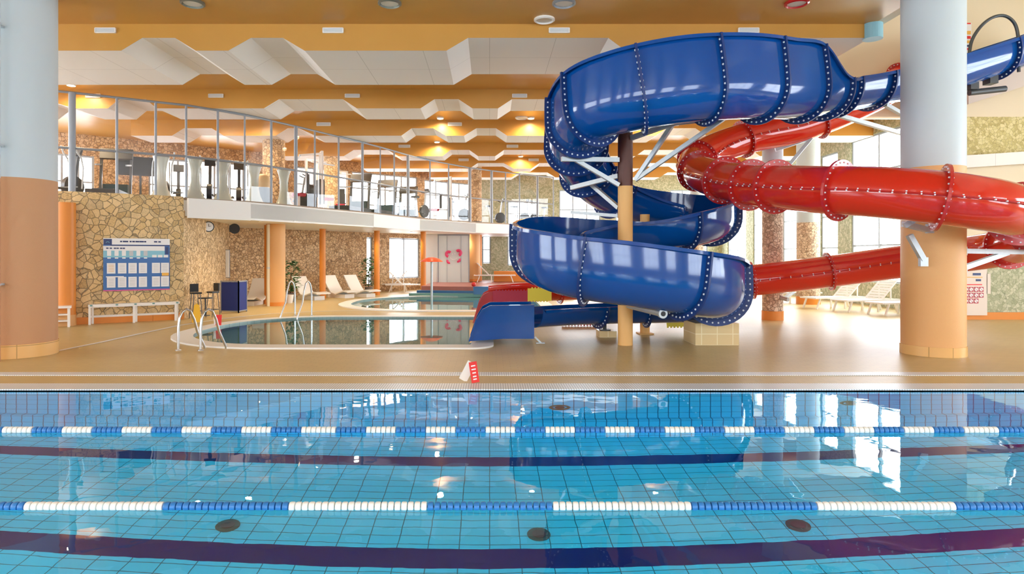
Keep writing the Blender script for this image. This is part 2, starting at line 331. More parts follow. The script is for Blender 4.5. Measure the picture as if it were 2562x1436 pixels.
# swimming pool basin
b = MB(); Dp = -1.8
b.add([(-PX, PY0, Dp), (PX, PY0, Dp), (PX, PY1, Dp), (-PX, PY1, Dp)], [(0, 1, 2, 3)], 0)
b.add([(-PX, PY1, Dp), (PX, PY1, Dp), (PX, PY1, 0), (-PX, PY1, 0), (-PX, PY0, Dp), (PX, PY0, Dp), (PX, PY0, 0), (-PX, PY0, 0)], [(0, 1, 2, 3), (4, 5, 6, 7)], 1)
b.add([(-PX, PY0, Dp), (-PX, PY1, Dp), (-PX, PY1, 0), (-PX, PY0, 0), (PX, PY0, Dp), (PX, PY1, Dp), (PX, PY1, 0), (PX, PY0, 0)], [(0, 1, 2, 3), (4, 5, 6, 7)], 2)
b.box((0, PY1-.04, -1.5), (2*PX, .08, .6), mi=1)
bas = struct('pool_basin', b, [M['pool'], M['poolwall'], M['poolside']])
for i in range(9):                     # unseen round lamps, added in the near pool wall to brighten the water
    lx = -9.6+i*2.4
    o = MB().lathe([(0, 0), (.11, 0), (.14, .02), (.14, 0)], n=20).build('added_pool_lamp', mat('added_lamp_lens', (.8, .9, 1), .3, emit=(.8, .95, 1), estr=5), bas); o.location = (lx, PY0+.02, -.7); o.rotation_euler = (-PI/2, 0, 0)
    l = bpy.data.lights.new('added_pool_light', 'AREA'); l.shape = 'DISK'; l.size = .22; l.energy = 11; l.color = (.82, .95, 1)
    q = bpy.data.objects.new('added_pool_light', l); C.objects.link(q); q.parent = o; q.location = (0, 0, .05); q.rotation_euler = (PI, 0, 0)
ws = MB().add([(-PX, PY0, -.012), (PX, PY0, -.012), (PX, PY1, -.012), (-PX, PY1, -.012)], [(0, 1, 2, 3)])
wo = ws.build('pool_water', M['water']); wo['kind'] = 'structure'; wo.visible_shadow = True
cp = MB().box((0, PY1+.175, -.02), (2*PX, .35, .07))
struct('trim_1', cp, M['grate'])
struct('trim_2', MB().box((0, 8.65, .002), (36, .22, .012)), M['grate'])
for poly, nm, dep in ((pool1, 'trim_3', -.75), (pool2, 'trim_4', -.45)):
    o = flat(nm, ring(poly, .40), [poly], .03, M['white']); o['kind'] = 'structure'
    q = MB(); n = len(poly); out = ring(poly, .40)
    for P_, z0, z1, mi_ in ((poly, dep, .03, 0), (out, 0, .03, 1)):
        q.add([(x, y, z0) for x, y in P_]+[(x, y, z1) for x, y in P_], [(i, (i+1) % n, n+(i+1) % n, n+i) for i in range(n)], mi_)
    q.build('basin_wall', [M['smallwall'], M['white']], o)
    f2 = flat('basin_floor', poly, [], dep, M['smallpool'], o)
    wt = flat('small_pool_water', ring(poly, .005), [], -.012, M['water_calm']); wt['kind'] = 'structure'
# white guide line painted on the deck
ln = [Fl(x, y) for x, y in ((135, 880), (250, 857), (350, 835), (445, 815), (560, 797), (680, 785), (800, 779), (950, 776), (1080, 776))]
q = MB(); 
for i in range(len(ln)-1):
    a, c_ = ln[i], ln[i+1]; t = (c_-a).normalized(); s = Vector((t.y, -t.x, 0))*.05
    q.add([a-s+Vector((0, 0, .004)), a+s+Vector((0, 0, .004)), c_+s+Vector((0, 0, .004)), c_-s+Vector((0, 0, .004))], [(0, 1, 2, 3)])
struct('trim_5', q, M['white_line'])

# ------------------------------------------------------------------ walls and windows
WN = [0]
def wall(name, p0, p1, z0, z1, ops, m, th=.2, side=1):
    p0 = Vector((*p0, 0)); p1 = Vector((*p1, 0)); d = (p1-p0); L = d.length; d.normalize(); nrm = Vector((-d.y, d.x, 0))*side
    ts = sorted({0, L, *[o[0] for o in ops], *[o[1] for o in ops]}); zs = sorted({z0, z1, *[o[2] for o in ops], *[o[3] for o in ops]})
    q = MB(); Mx = Matrix((d, nrm*side, Vector((0, 0, 1)))).transposed()
    for i in range(len(ts)-1):
        j = 0
        while j < len(zs)-1:
            def solid(k): return not any(o[0] < (ts[i]+ts[i+1])/2 < o[1] and o[2] < (zs[k]+zs[k+1])/2 < o[3] for o in ops)
            if solid(j):
                k = j
                while k+1 < len(zs)-1 and solid(k+1): k += 1
                q.box(p0+d*(ts[i]+ts[i+1])/2+nrm*th/2+Vector((0, 0, (zs[j]+zs[k+1])/2)), (ts[i+1]-ts[i], th, zs[k+1]-zs[j]), M=Mx); j = k
            j += 1
    o = struct(name, q, m)
    for op in ops:
        nx, nz = (op[4], op[5]) if len(op) > 4 else (2, 2); WN[0] += 1
        f = MB(); c = p0+nrm*th*.5; bw = .07
        for k in range(nx+1):
            t = op[0]+(op[1]-op[0])*k/nx; f.box(c+d*min(max(t, op[0]+bw/2), op[1]-bw/2)+Vector((0, 0, (op[2]+op[3])/2)), (bw, .08, op[3]-op[2]), M=Mx)
        for k in range(nz+1):
            z = op[2]+(op[3]-op[2])*k/nz; f.box(c+d*(op[0]+op[1])/2+Vector((0, 0, min(max(z, op[2]+bw/2), op[3]-bw/2))), (op[1]-op[0], .07, bw*.8), M=Mx)
        wo_ = struct('window_%d' % WN[0], f, M['frame'])
        a = c+d*op[0]; e = c+d*op[1]
        MB().add([a+Vector((0, 0, op[2])), e+Vector((0, 0, op[2])), e+Vector((0, 0, op[3])), a+Vector((0, 0, op[3]))], [(0, 1, 2, 3)]).build('window_pane', M['glass'], wo_)
    return o
CZ, LO, HI = 5.95, 5.45, 5.69
# stone wall under the gallery, front part, and its return
q = MB(); pts = [(-13.5, 13.2), (-11.5, 14.0), (-9.66, 14.9), (-8.3, 15.75), (-7.75, 16.2)]
nz_ = lambda a, b_: Vector((-(b_[1]-a[1]), b_[0]-a[0], 0)).normalized()*.25
for a, c_ in zip(pts, pts[1:]):
    n_ = nz_(a, c_); q.prism([(a[0], a[1]), (c_[0], c_[1]), (c_[0]+n_.x, c_[1]+n_.y), (a[0]+n_.x, a[1]+n_.y)], 0, 3.1)
struct('wall_front_left', q, M['stone'])
struct('wall_return_left', MB().prism([(-7.75, 16.2), (-8.4, 20.6), (-8.65, 20.6), (-8.0, 16.3)], 0, 2.75), M['stone_small'])
L0 = (-14.1, 17.0); L1 = (-.5, 34.1); LL = (Vector(L1)-Vector(L0)).length
def lt(px):
    k = (px-HX)/FPX; return (k*L0[1]-L0[0])/((L1[0]-L0[0])-k*(L1[1]-L0[1]))*LL
wall('wall_left_back', L0, L1, 0, 3.0, [(lt(917), lt(932), .3, 2.42, 1, 1), (lt(974), lt(1050), .55, 2.42, 2, 1)], M['stone_brown'], side=1)
G0 = (-17.5, 20.6); G1 = (-.5, 34.2); GL = (Vector(G1)-Vector(G0)).length
def gt(px):
    k = (px-HX)/FPX; return (k*G0[1]-G0[0])/((G1[0]-G0[0])-k*(G1[1]-G0[1]))*GL
wall('wall_left_gallery', G0, G1, 3.0, CZ, [(gt(70), gt(236), 3.3, 5.2, 4, 2), (gt(372), gt(482), 3.3, 5.35, 3, 2), (gt(500), gt(645), 3.3, 5.4, 4, 2), (gt(742), gt(872), 3.25, 5.5, 3, 3), (gt(880), gt(1045), 3.25, 5.5, 4, 3), (gt(1062), gt(1178), 3.25, 5.4, 4, 3)], M['stone_brown'], side=1)
wall('wall_back', (-.5, 34), (12.3, 34), 0, CZ, [(.1, .56, 1.2, 2.65, 1, 2), (1.45, 2.15, 1.1, 2.65, 1, 2), (1.45, 3.05, 3.2, 4.5, 3, 2), (4.2, 6.4, .9, 5.1, 3, 4), (7.2, 9.4, .9, 5.1, 3, 4), (10.1, 12.1, .9, 5.1, 3, 4)], M['stone_green'], side=1)
wall('wall_right', (12.3, 16.3), (12.3, 34), 0, CZ, [(1.0, 5.5, .75, 5.5, 3, 4), (6.3, 7.5, .75, 5.3, 1, 4), (8.3, 10.6, .75, 5.3, 2, 4), (11.4, 13.6, .75, 5.3, 2, 4), (14.4, 16.8, .75, 5.3, 2, 4)], M['stone_green'], side=-1)
wall('wall_right_front', (11.75, 16.1), (18, 16.1), 0, 1.75, [], M['stone_green'])
struct('baseboard_right', MB().box((14.9, 16.08, .09), (6.3, .05, .18)), M['deep_orange'])
wall('wall_right_middle', (11.75, 16.12), (18, 16.12), 1.75, 4.15, [], M['beige'])
wall('wall_right_upper', (11.75, 16.1), (18, 16.1), 4.15, 5.1, [], M['stone_gold'])
wall('wall_atrium', (7.2, 16.1), (18, 16.1), 5.1, 10, [], M['beige'])
struct('wall_atrium_edge', MB().box((7.3, 3.9, 8.0), (.2, 24.6, 4.1)), M['beige'])
wall('wall_east', (18, -8), (18, 16.3), 0, 10, [(3, 10, 1.0, 5.2, 4, 3), (13, 20, 1.0, 5.2, 4, 3)], M['beige'], side=-1)
wall('wall_west', (-18, -8), (-18, 13.5), 0, CZ, [(2, 9, .9, 5.2, 5, 3), (11, 18, .9, 5.2, 5, 3)], M['beige'], side=1)
wall('wall_south', (-18, -8), (18, -8), 0, 10, [(3.4, 6.6, 1.6, 5.2, 3, 3), (8.6, 11.8, 1.6, 5.2, 3, 3), (13.8, 17.0, 1.6, 5.2, 3, 3), (19.0, 22.2, 1.6, 5.2, 3, 3), (24.2, 27.4, 1.6, 5.2, 3, 3), (29.4, 32.6, 1.6, 5.2, 3, 3)], M['beige'], side=-1)
struct('wall_west_back', MB().box((-15.8, 13.3, 3), (4.6, .2, 6)), M['stone'])
# low platform tiling at the foot of the stone wall
bb = MB()
for a, c_ in zip(pts, pts[1:]):
    n_ = -nz_(a, c_)*.16; bb.prism([(a[0], a[1]), (a[0]+n_.x, a[1]+n_.y), (c_[0]+n_.x, c_[1]+n_.y), (c_[0], c_[1])], 0, .16)
struct('baseboard_left', bb, M['deep_orange'])
# ceiling
struct('ceiling', MB().add([(-18, -8, CZ), (7.2, -8, CZ), (7.2, 16.2, CZ), (12.5, 16.2, CZ), (12.5, 34.2, CZ), (-18, 34.2, CZ)], [(0, 1, 2, 3, 4, 5)]), M['orange'])
struct('ceiling', MB().box((12.6, 4.1, 10.05), (11, 24.4, .1)), M['beige'])
struct('ceiling_edge', MB().box((7.2, 3.9, 5.98), (.1, 24.4, .05)), M['orange'])
def X(px, D): return (px-HX)*D/FPX
B1, B2, B3, B4 = 12., 16.7, 20.5, 24.7
beams = [
 (B1, 2.4, [-17, 7.15], [(303, 356, 438, 490), (571, 628, 708, 762), (1117, 1171, 1522, 1565), (1900, 1950, 2400, 2450)]),
 (B2, 1.35, [-14, 12.3], [(60, 90, 110, 185), (270, 298, 365, 392), (660, 698, 858, 893), (1052, 1087, 1147, 1182), (1246, 1281, 1420, 1455), (1620, 1655, 1800, 1835), (1950, 1985, 2075, 2110)]),
 (B3, 1.25, [-11.5, 12.3], [(430, 460, 530, 560), (690, 720, 748, 789), (1004, 1030, 1084, 1116), (1161, 1192, 1241, 1269), (1400, 1428, 1500, 1528), (1640, 1668, 1740, 1768), (1830, 1858, 1900, 1928)]),
 (B4, 1.15, [-8.2, 12.3], [(860, 885, 970, 997), (1107, 1127, 1174, 1196), (1239, 1261, 1375, 1398), (1590, 1612, 1700, 1722), (1790, 1812, 1880, 1902)]),
 (28.2, 1.1, [-5.6, 12.3], [(1175, 1195, 1260, 1285), (1330, 1350, 1400, 1420), (1600, 1620, 1690, 1710)]),
 (31.4, 1.0, [-3, 12.3], [(1280, 1300, 1370, 1390), (1460, 1480, 1540, 1560), (1650, 1670, 1720, 1740)]),
]
tn = 6
for D, dep, (xa, xb), ups in beams:
    line = [(xa, LO)]
    for a, b_, c_, d_ in ups:
        for px, z in ((a, LO), (b_, HI), (c_, HI), (d_, LO)):
            x = X(px, D)
            if line[-1][0] < x < xb: line.append((x, z))
    line.append((xb, line[-1][1])); q = MB(); n = len(line)
    for yy in (D, D+dep):
        vs = [(x, yy, z) for x, z in line]+[(x, yy, CZ) for x, z in line]
        q.add(vs, [(i, i+1, n+i+1, n+i) for i in range(n-1)], 0)
    q.add([(x, D, z) for x, z in line]+[(x, D+dep, z) for x, z in line], [(i, i+1, n+i+1, n+i) for i in range(n-1)], 1)
    for x, z in (line[0], line[-1]): q.add([(x, D, z), (x, D+dep, z), (x, D+dep, CZ), (x, D, CZ)], [(0, 1, 2, 3)], 0)
    struct('trim_%d' % tn, q, [M['orange'], M['soffit']]); tn += 1
struct('trim_20', MB().cyl((7.2, 12.02, 5.67), (7.2, 12.02, 5.95), .17, n=24), mat('pale_blue_plaster', (.28, .55, .66), .5))

# vents on the beams
def make_vent(label, loc, s=1):
    t = thing('air_vent', label, 'vent', loc, 0, 'air vents on the ceiling beams')
    f = MB(); wd, h = .38*s, .085*s
    for z in (-h/2, h/2): f.box((0, 0, z), (wd, .03, .014))
    for x in (-wd/2, wd/2): f.box((x, 0, 0), (.014, .03, h))
    f.box((0, .008, 0), (wd, .01, h)); f.build('frame', M['plastic_white'], t)
    g = MB()
    for i in range(4): g.box((0, -.008, -h/2+h*(i+.5)/4), (wd*.9, .006, .008))
    g.build('slats', M['grey'], t); return t
OR = ['leftmost', 'second from left', 'third from left', 'fourth from left', 'fifth from left', 'sixth from left']
for bn, D, xs, y in (('nearest', B1, (265, 834, 1399, 1872), 77), ('second nearest', B2, (234, 541, 882, 1300), 240), ('third', B3, (810, 1138, 1680), 311), ('fourth', B4, (1012, 1282), 366), ('fifth', 28.2, (1160, 1335), 400)):
    for i, x in enumerate(xs):
        p = W(x, y, D); make_vent('white slotted air vent on the %s orange ceiling beam, %s' % (bn, OR[i]), (p.x, D-.02, p.z), 1.0 if D < 20 else 1.15)
# recessed lamps
def make_down(label, loc, on=True, r=.17, glow=12, ring_m='lampring'):
    t = thing('ceiling_lamp', label, 'ceiling lamp', loc)
    MB().lathe([(r, 0), (r*1.02, -.03), (r*.86, -.045), (r*.8, -.02), (r*.78, -.01)], n=24).build('trim_ring', M[ring_m], t, 40)
    MB().lathe([(0, -.022), (r*.76, -.018), (r*.76, -.012)], n=20).build('lens', M['lamp' if on else 'lamp_off'], t, 40)
    if on:
        l = bpy.data.lights.new('lamp_light', 'SPOT'); l.energy = glow; l.spot_size = 2.95; l.spot_blend = 1; l.color = (1, .78, .5); l.shadow_soft_size = .08
        o = bpy.data.objects.new('lamp_light', l); C.objects.link(o); o.parent = t; o.location = (0, 0, -.08)
    return t
for x, rg, lb in ((482, 'lampring', 'grey ringed round lamp cut by the top left of the photo'), (975, 'lampring', 'grey ringed round lamp at the top, second from left'), (1411, 'silver', 'pale blue ringed round lamp at the top above the white ceiling disc'), (1993, 'red_fl', 'red ringed round lamp at the top above the blue slide')):
    p = W(x, 6, 10.98); make_down(lb, (p.x, p.y, CZ), False, .2, ring_m=rg)
p = W(1362, 47, 11.74); make_down('white rimmed round ceiling diffuser above the beam vent', (p.x, p.y, CZ), False, .19, ring_m='plastic_white')
p = W(1305, 297, 20.1); make_down('white rimmed round ceiling diffuser before the third beam', (p.x, p.y, CZ), False, .2, ring_m='plastic_white')
gl = [(-8.8, 19.3, 'over the left end of the gallery'), (-10.6, 16.2, 'behind the thick left partition post'), (-7.4, 19.6, 'over the gallery ellipticals'), (-6.1, 22.5, 'above the stone gallery column'), (-7.6, 23.3, 'behind the stone gallery column'), (-4.9, 23.6, 'over the middle of the gallery'), (-4.2, 27.0, 'over the gallery machines'), (-2.4, 27.3, 'before the tall gallery windows'), (-1.3, 30.2, 'over the far end of the gallery'),
      (-1.55, 20.1, 'lighting the third beam, left'), (1.3, 20.1, 'lighting the third beam, right'), (-2.0, 24.3, 'lighting the fourth beam'), (1.35, 27.8, 'lighting the fifth beam'), (5.2, 20.1, 'behind the central column'), (1.6, 31.0, 'farthest in the hall')]
for x, y, s in gl: make_down('small bright ceiling spotlight '+s, (x, y, CZ), True, .11, 160, 'plastic_white')

# ------------------------------------------------------------------ columns
def column(name, label, x, y, r, bands, n=40, base=None):
    t = thing(name, label, 'column', (x, y, 0))
    for i, (pn, z0, z1, m) in enumerate(bands): MB().cyl((0, 0, z0), (0, 0, z1), r+(.012 if pn == 'plinth' else 0), n=n).build(pn, M[m], t, 40)
    return t
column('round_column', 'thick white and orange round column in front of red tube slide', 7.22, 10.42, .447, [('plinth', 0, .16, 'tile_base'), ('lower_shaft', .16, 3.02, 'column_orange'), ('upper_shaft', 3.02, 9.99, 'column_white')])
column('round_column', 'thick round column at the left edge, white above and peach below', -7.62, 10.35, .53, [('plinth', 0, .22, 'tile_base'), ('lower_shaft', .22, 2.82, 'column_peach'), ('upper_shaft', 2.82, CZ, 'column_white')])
t = thing('drain_pipe', 'vertical pipe running up beside the left edge column', 'pipe', (-7.46, 9.66, 0))
MB().cyl((0, 0, 0), (0, 0, 2.78), .06).build('lower_pipe', M['column_peach'], t, 40); MB().cyl((0, 0, 2.78), (0, 0, CZ), .06).build('upper_pipe', M['column_white'], t, 40)
q = MB()
for z in (1.15, 3.27, 5.1): q.cyl((0, 0, z), (0, 0, z+.03), .07); q.box((-.1, .08, z+.015), (.2, .2, .03))
q.build('clamps', M['galv'], t)
CXc, CYc = 2.44, 11.5
t = column('slide_column', 'slim yellow column with brown top carrying the blue slide', CXc, CYc, .132, [('lower_shaft', 0, 2.85, 'column_yellow'), ('upper_shaft', 2.85, 3.95, 'brown')])
t = thing('slide_column', 'thin yellow post behind the slim central column', 'column', (X(1612, 13.2), 13.15, 0)); MB().cyl((0, 0, 0), (0, 0, 2.45), .1).build('shaft', M['column_yellow'], t, 40)
MB().box((0, 0, .01), (.3, .3, .02)).build('base_plate', M['column_yellow'], t)
for px, yb, r, zs, lb in ((1933, 803, .245, (.23, 2.75), 'brown pebble clad column right of the blue slide'), (2022, 762, .36, (.25, 2.7), 'pale stone clad column behind red tube, white above')):
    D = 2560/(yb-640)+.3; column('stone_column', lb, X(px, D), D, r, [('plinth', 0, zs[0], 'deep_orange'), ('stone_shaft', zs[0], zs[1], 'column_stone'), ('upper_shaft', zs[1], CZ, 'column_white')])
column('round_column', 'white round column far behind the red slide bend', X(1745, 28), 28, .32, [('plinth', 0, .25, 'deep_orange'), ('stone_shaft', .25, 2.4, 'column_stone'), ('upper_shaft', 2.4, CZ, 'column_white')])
oc = [(690, 20.6, .30, 'wide orange column carrying the gallery beside the tall plant'), (669, 21.3, .10, 'narrow dark orange column just left of wide orange column'), (807, 24.2, .115, 'narrow orange column between the white loungers'), (943, 26.1, .115, 'narrow orange column before the pool hall door'), (1059, 27, .115, 'narrow orange column behind the water mushroom'), (1186, 30.5, .30, 'orange column right of the frosted glass panel'), (1201, 31.2, .09, 'slender orange column touching the frosted panel column')]
for px, D, r, lb in oc:
    z0 = .38 if px > 1170 else 0
    t = thing('orange_column', lb, 'column', (X(px, D), D, z0)); MB().cyl((0, 0, 0), (0, 0, 2.62-z0), r, n=28).build('shaft', M['column_orange' if px in (690, 1186) else 'deep_orange'], t, 40)
    MB().cyl((0, 0, 0), (0, 0, .12), r+.01, n=28).build('plinth', M['deep_orange'], t, 40)
t = thing('drain_pipe', 'thin cream pipe standing against the wide orange column', 'pipe', (X(674, 20.4), 20.3, 0)); MB().cyl((0, 0, 0), (0, 0, 2.6), .05).build('pipe', M['beige'], t, 40)
MB().cyl((0, 0, 1.2), (0, 0, 1.23), .06).build('clamp', M['galv'], t)
t = thing('orange_column', 'orange half column set in the stone wall near left edge', 'column', (X(166, 14.7), 14.68, 0))
MB().cyl((0, 0, 0), (0, 0, 2.82), .2, n=28).build('shaft', M['deep_orange'], t, 40); MB().cyl((0, 0, 0), (0, 0, .25), .21, n=28).build('plinth', M['column_orange'], t, 40)
# stone columns on the gallery
for px, D, r, z0, m, lb in ((685, 21.4, .36, 3.1, 'stone_brown', 'rough brown stone column standing on the gallery'), (1190, 29.6, .28, 3.1, 'stone_brown', 'stone column at the far gallery corner'), (830, 25, .3, 3.1, 'stone_small', 'grey stone column among the gallery machines')):
    t = thing('stone_column', lb, 'column', (X(px, D), D, z0)); MB().cyl((0, 0, 0), (0, 0, CZ-z0), r, n=28).build('shaft', M[m], t, 40)
    MB().cyl((0, 0, 0), (0, 0, .08), r+.02, n=28).build('plinth', M['darkmetal'], t, 40)

# ------------------------------------------------------------------ gallery
edge = [(-13.5, 13.2), (-11.5, 14.0), (-9.66, 14.9), (-8.3, 15.75), (-7.6, 16.15), (-6.5, 17.4), (-5.58, 19), (-3.99, 22), (-2.73, 25), (-.61, 28), (1.0, 29.4), (3.6, 31.5)]
poly = edge+[(3.6, 33.9), (-.5, 34.2), G0]
ins = []
for i, p in enumerate(edge[:5]):
    n_ = nz_(edge[max(i-1, 0)], edge[min(i+1, 4)]); ins.append((p[0]+n_.x*.9, p[1]+n_.y*.9))
poly = ins+poly[5:]
struct('gallery_floor', MB().prism(poly[:], 2.62, 3.02), M['white'])
q = MB()
zt = [3.08, 3.1, 3.1, 3.08, 3.06, 3.03]
fe = edge[4:]
for i in range(len(fe)-1):
    a, c_ = fe[i], fe[i+1]; n_ = nz_(a, c_)*.4; k = .06 if i % 2 and i > 1 else 0
    q.prism([(a[0]-n_.x*k, a[1]-n_.y*k), (c_[0]-n_.x*k, c_[1]-n_.y*k), (c_[0]+n_.x, c_[1]+n_.y), (a[0]+n_.x, a[1]+n_.y)], 2.56+.01*i, 3.06-.005*i)
struct('trim_21', q, M['white'])
struct('gallery_carpet', MB().prism([(x*.995, y*1.004) for x, y in poly], 3.02, 3.09), mat('gallery_carpet', (.35, .28, .22), .9))
# downlights under the gallery
ul = [(588, 548), (634, 554), (725, 553), (797, 566), (873, 565), (727, 571), (930, 577), (1025, 580), (1110, 584), (1160, 587)]
for i, (px, py) in enumerate(ul):
    D = .98*FPX/(HY-py)*1.0; D = min(D, 31)
    t = thing('under_gallery_spotlight', 'tiny round spotlight under the gallery, %s from the left' % ['first', 'second', 'third', 'fifth', 'sixth', 'fourth', 'seventh', 'eighth', 'ninth', 'last'][i], 'ceiling lamp', (X(px, D), D+.5, 2.615), 0, 'spotlights under the gallery')
    MB().lathe([(.055, 0), (.05, -.015), (.035, -.012)], n=14).build('trim_ring', M['plastic_white'], t); MB().lathe([(0, -.013), (.035, -.011)], n=12).build('lens', M['lamp'], t)
    l = bpy.data.lights.new('lamp_light', 'SPOT'); l.energy = 60; l.spot_size = 2.2; l.spot_blend = .8; l.color = (1, .8, .58); l.shadow_soft_size = .05
    o = bpy.data.objects.new('lamp_light', l); C.objects.link(o); o.parent = t; o.location = (0, 0, -.05)
# glass partition along the gallery edge
def edge_at(px):
    for a, c_ in zip(edge, edge[1:]):
        pa = HX+FPX*a[0]/a[1]; pc = HX+FPX*c_[0]/c_[1]
        if pa <= px <= pc:
            lo, hi = 0, 1
            for _ in range(30):
                m_ = (lo+hi)/2; x = a[0]+(c_[0]-a[0])*m_; y = a[1]+(c_[1]-a[1])*m_
                if HX+FPX*x/y < px: lo = m_
                else: hi = m_
            return Vector((x, y+.12, 0))
    return Vector((edge[-1][0], edge[-1][1], 0))
def eo(px, off, z):
    p = edge_at(px); return Vector((p.x*(1+off/p.y), p.y+off, z))
gp = thing('glass_partition', 'steel framed glass partition along the gallery edge', 'partition', edge_at(172)+Vector((0, 0, 3.08)))
o0 = gp.location.copy()
posts = [(100, .03), (172, .075), (285, .03), (383, .03), (460, .028), (540, .03), (608, .025), (675, .035), (737, .055), (785, .028), (845, .03), (905, .045), (950, .025), (985, .03), (1020, .06), (1075, .03), (1122, .03), (1175, .07), (1230, .06), (1265, .03), (1300, .03), (1345, .05), (1385, .03)]
P3 = [(edge_at(px), r) for px, r in posts]
for p, r in P3: MB().cyl(p+Vector((0, 0, 3.08))-o0, p+Vector((0, 0, 5.42))-o0, r, n=12).build('post', M['silver'], gp, 40)
for z, nm in ((5.42, 'top_rail'), (4.12, 'handrail')):
    MB().tube([p+Vector((0, 0, z))-o0 for p, r in P3], .03, 8).build(nm, M['silver'], gp, 40)
for (a, _), (c_, _) in zip(P3, P3[1:]):
    MB().add([a+Vector((0, 0, 3.1))-o0, c_+Vector((0, 0, 3.1))-o0, c_+Vector((0, 0, 5.4))-o0, a+Vector((0, 0, 5.4))-o0], [(0, 1, 2, 3)]).build('glass_pane', M['gal_glass'], gp)
prof = [(.29, 0), (.23, .06), (.16, .22), (.115, .45), (.12, .7), (.15, .9), (.19, 1.02), (.19, 1.04)]
for i, px in enumerate((397, 482, 553, 632, 707)):
    p = eo(px, .5, 3.09)
    t = thing('gallery_pedestal', 'pearly hourglass pedestal behind the gallery glass, %s from left' % ['first', 'second', 'third', 'fourth', 'fifth'][i], 'pedestal', p, 0, 'hourglass pedestals on the gallery')
    MB().lathe(prof, n=24).build('body', M['baluster'], t, 50); MB().cyl((0, 0, 1.04), (0, 0, 1.06), .2, n=24).build('cap', M['silver'], t)

# ------------------------------------------------------------------ slides
def cat(P, i, t):
    n = len(P); g = lambda k: P[min(max(k, 0), n-1)]
    a, b_, c_, d_ = g(i-1), g(i), g(i+1), g(i+2); t2 = t*t; t3 = t2*t
    return [.5*((2*b_[k])+(-a[k]+c_[k])*t+(2*a[k]-5*b_[k]+4*c_[k]-d_[k])*t2+(-a[k]+3*b_[k]-3*c_[k]+d_[k])*t3) for k in range(len(a))]
def sample(P, u):
    i = min(int(u), len(P)-2); return cat(P, i, u-i)
def frame_at(P, u, bankidx=None):
    e = .02; a = Vector(sample(P, max(u-e, 0))[:3]); b_ = Vector(sample(P, min(u+e, len(P)-1.0001))[:3]); T = (b_-a).normalized()
    S = T.cross(Vector((0, 0, 1))).normalized(); U = S.cross(T)
    return Vector(sample(P, u)[:3]), T, S, U
def trough_prof(r, hl, hr, off, lip=.075):
    pts = []; R_ = r+off; k = .07
    def wallp(h, sgn):
        return [(sgn*(R_-k*(h*j/4)**2), r+h*j/4) for j in range(1, 5)]
    L_ = wallp(hl, -1)[::-1]; R2 = wallp(hr, 1)
    if off >= 0 and lip: L_ = [(L_[0][0]-lip, L_[0][1]-.055), (L_[0][0]-lip*.9, L_[0][1])]+L_; R2 = R2+[(R2[-1][0]+lip*.9, R2[-1][1]), (R2[-1][0]+lip, R2[-1][1]-.055)]
    arc = [(-R_*math.cos(PI*j/18), r-R_*math.sin(PI*j/18)) for j in range(19)]
    return L_+arc+R2
def loft(P, u0, u1, proff, step=.12, closed=False, caps=True):
    n = max(2, int((u1-u0)/step)); q = MB(); vs = []; m = None
    for i in range(n+1):
        u = u0+(u1-u0)*i/n; c, T, S, U = frame_at(P, u); at = sample(P, u)
        pr = proff(at); m = len(pr)
        vs += [c+S*a+U*b_ for a, b_ in pr]
    f = []
    for i in range(n):
        for k in range(m): f.append((i*m+k, i*m+(k+1) % m, (i+1)*m+(k+1) % m, (i+1)*m+k))
    q.add(vs, f)
    return q, m, n
def trough_section(P, u0, u1, r, name, m, parent, th=.022):
    def pf(at):
        o = trough_prof(r, at[3], at[4], 0); i = trough_prof(r, at[3]+th*.2, at[4]+th*.2, -th, 0)
        return o+i[::-1]
    q, mm, n = loft(P, u0, u1, pf)
    h = mm//2
    no = len(trough_prof(r, .1, .1, 0)); ni = mm-no
    for e in (0, n):
        base = e*mm
        outer = [base+k for k in range(no)]; inner = [base+mm-1-k for k in range(ni)]
        q.f += [(outer[k+2], outer[k+3], inner[k+1], inner[k]) for k in range(ni-1)]; q.m += [0]*(ni-1)
    return q.build(name, m, parent, 50)
def trough_flange(P, u, r, m, parent, hgt=.085, th=.035, bolts=True, br=.014, foot=True):
    c, T, S, U = frame_at(P, u); at = sample(P, u)
    a = trough_prof(r, at[3], at[4], 0, 0); b_ = trough_prof(r, at[3], at[4], hgt, 0); n = len(a); vs = []
    for s in (-th/2, th/2):
        vs += [c+S*x+U*y+T*s for x, y in a]+[c+S*x+U*y+T*s for x, y in b_]
    f = []
    for k in range(n-1):
        f += [(k, k+1, n+k+1, n+k), (2*n+k, 2*n+k+1, 3*n+k+1, 3*n+k), (n+k, n+k+1, 3*n+k+1, 3*n+k)]
    f += [(0, n, 3*n, 2*n), (n-1, 2*n-1, 4*n-1, 3*n-1)]
    o = None; base_ = MB().add(vs, f)
    if bolts:
        bp = trough_prof(r, at[3], at[4], hgt*.5, 0)
        q = MB(); acc = 0; last = None; gap = .095
        for k in range(len(bp)-1):
            A = Vector(bp[k]); B = Vector(bp[k+1]); L = (B-A).length; s = -acc
            while s+gap <= L:
                s += gap; p2 = A+(B-A)*s/L
                for sg in (-1, 1):
                    p3 = c+S*p2.x+U*p2.y+T*sg*(th/2); q.cyl(p3, p3+T*sg*.012, br, br*.7, n=6)
            acc = L-s if s > -acc else acc+L
        base_.add(q.v, q.f, 1)
    return base_.build('flange', [m, M['bolt']], parent)
def CP(px, py, D, hl, hr): p = W(px, py, D); return [p.x, p.y, p.z, hl, hr]
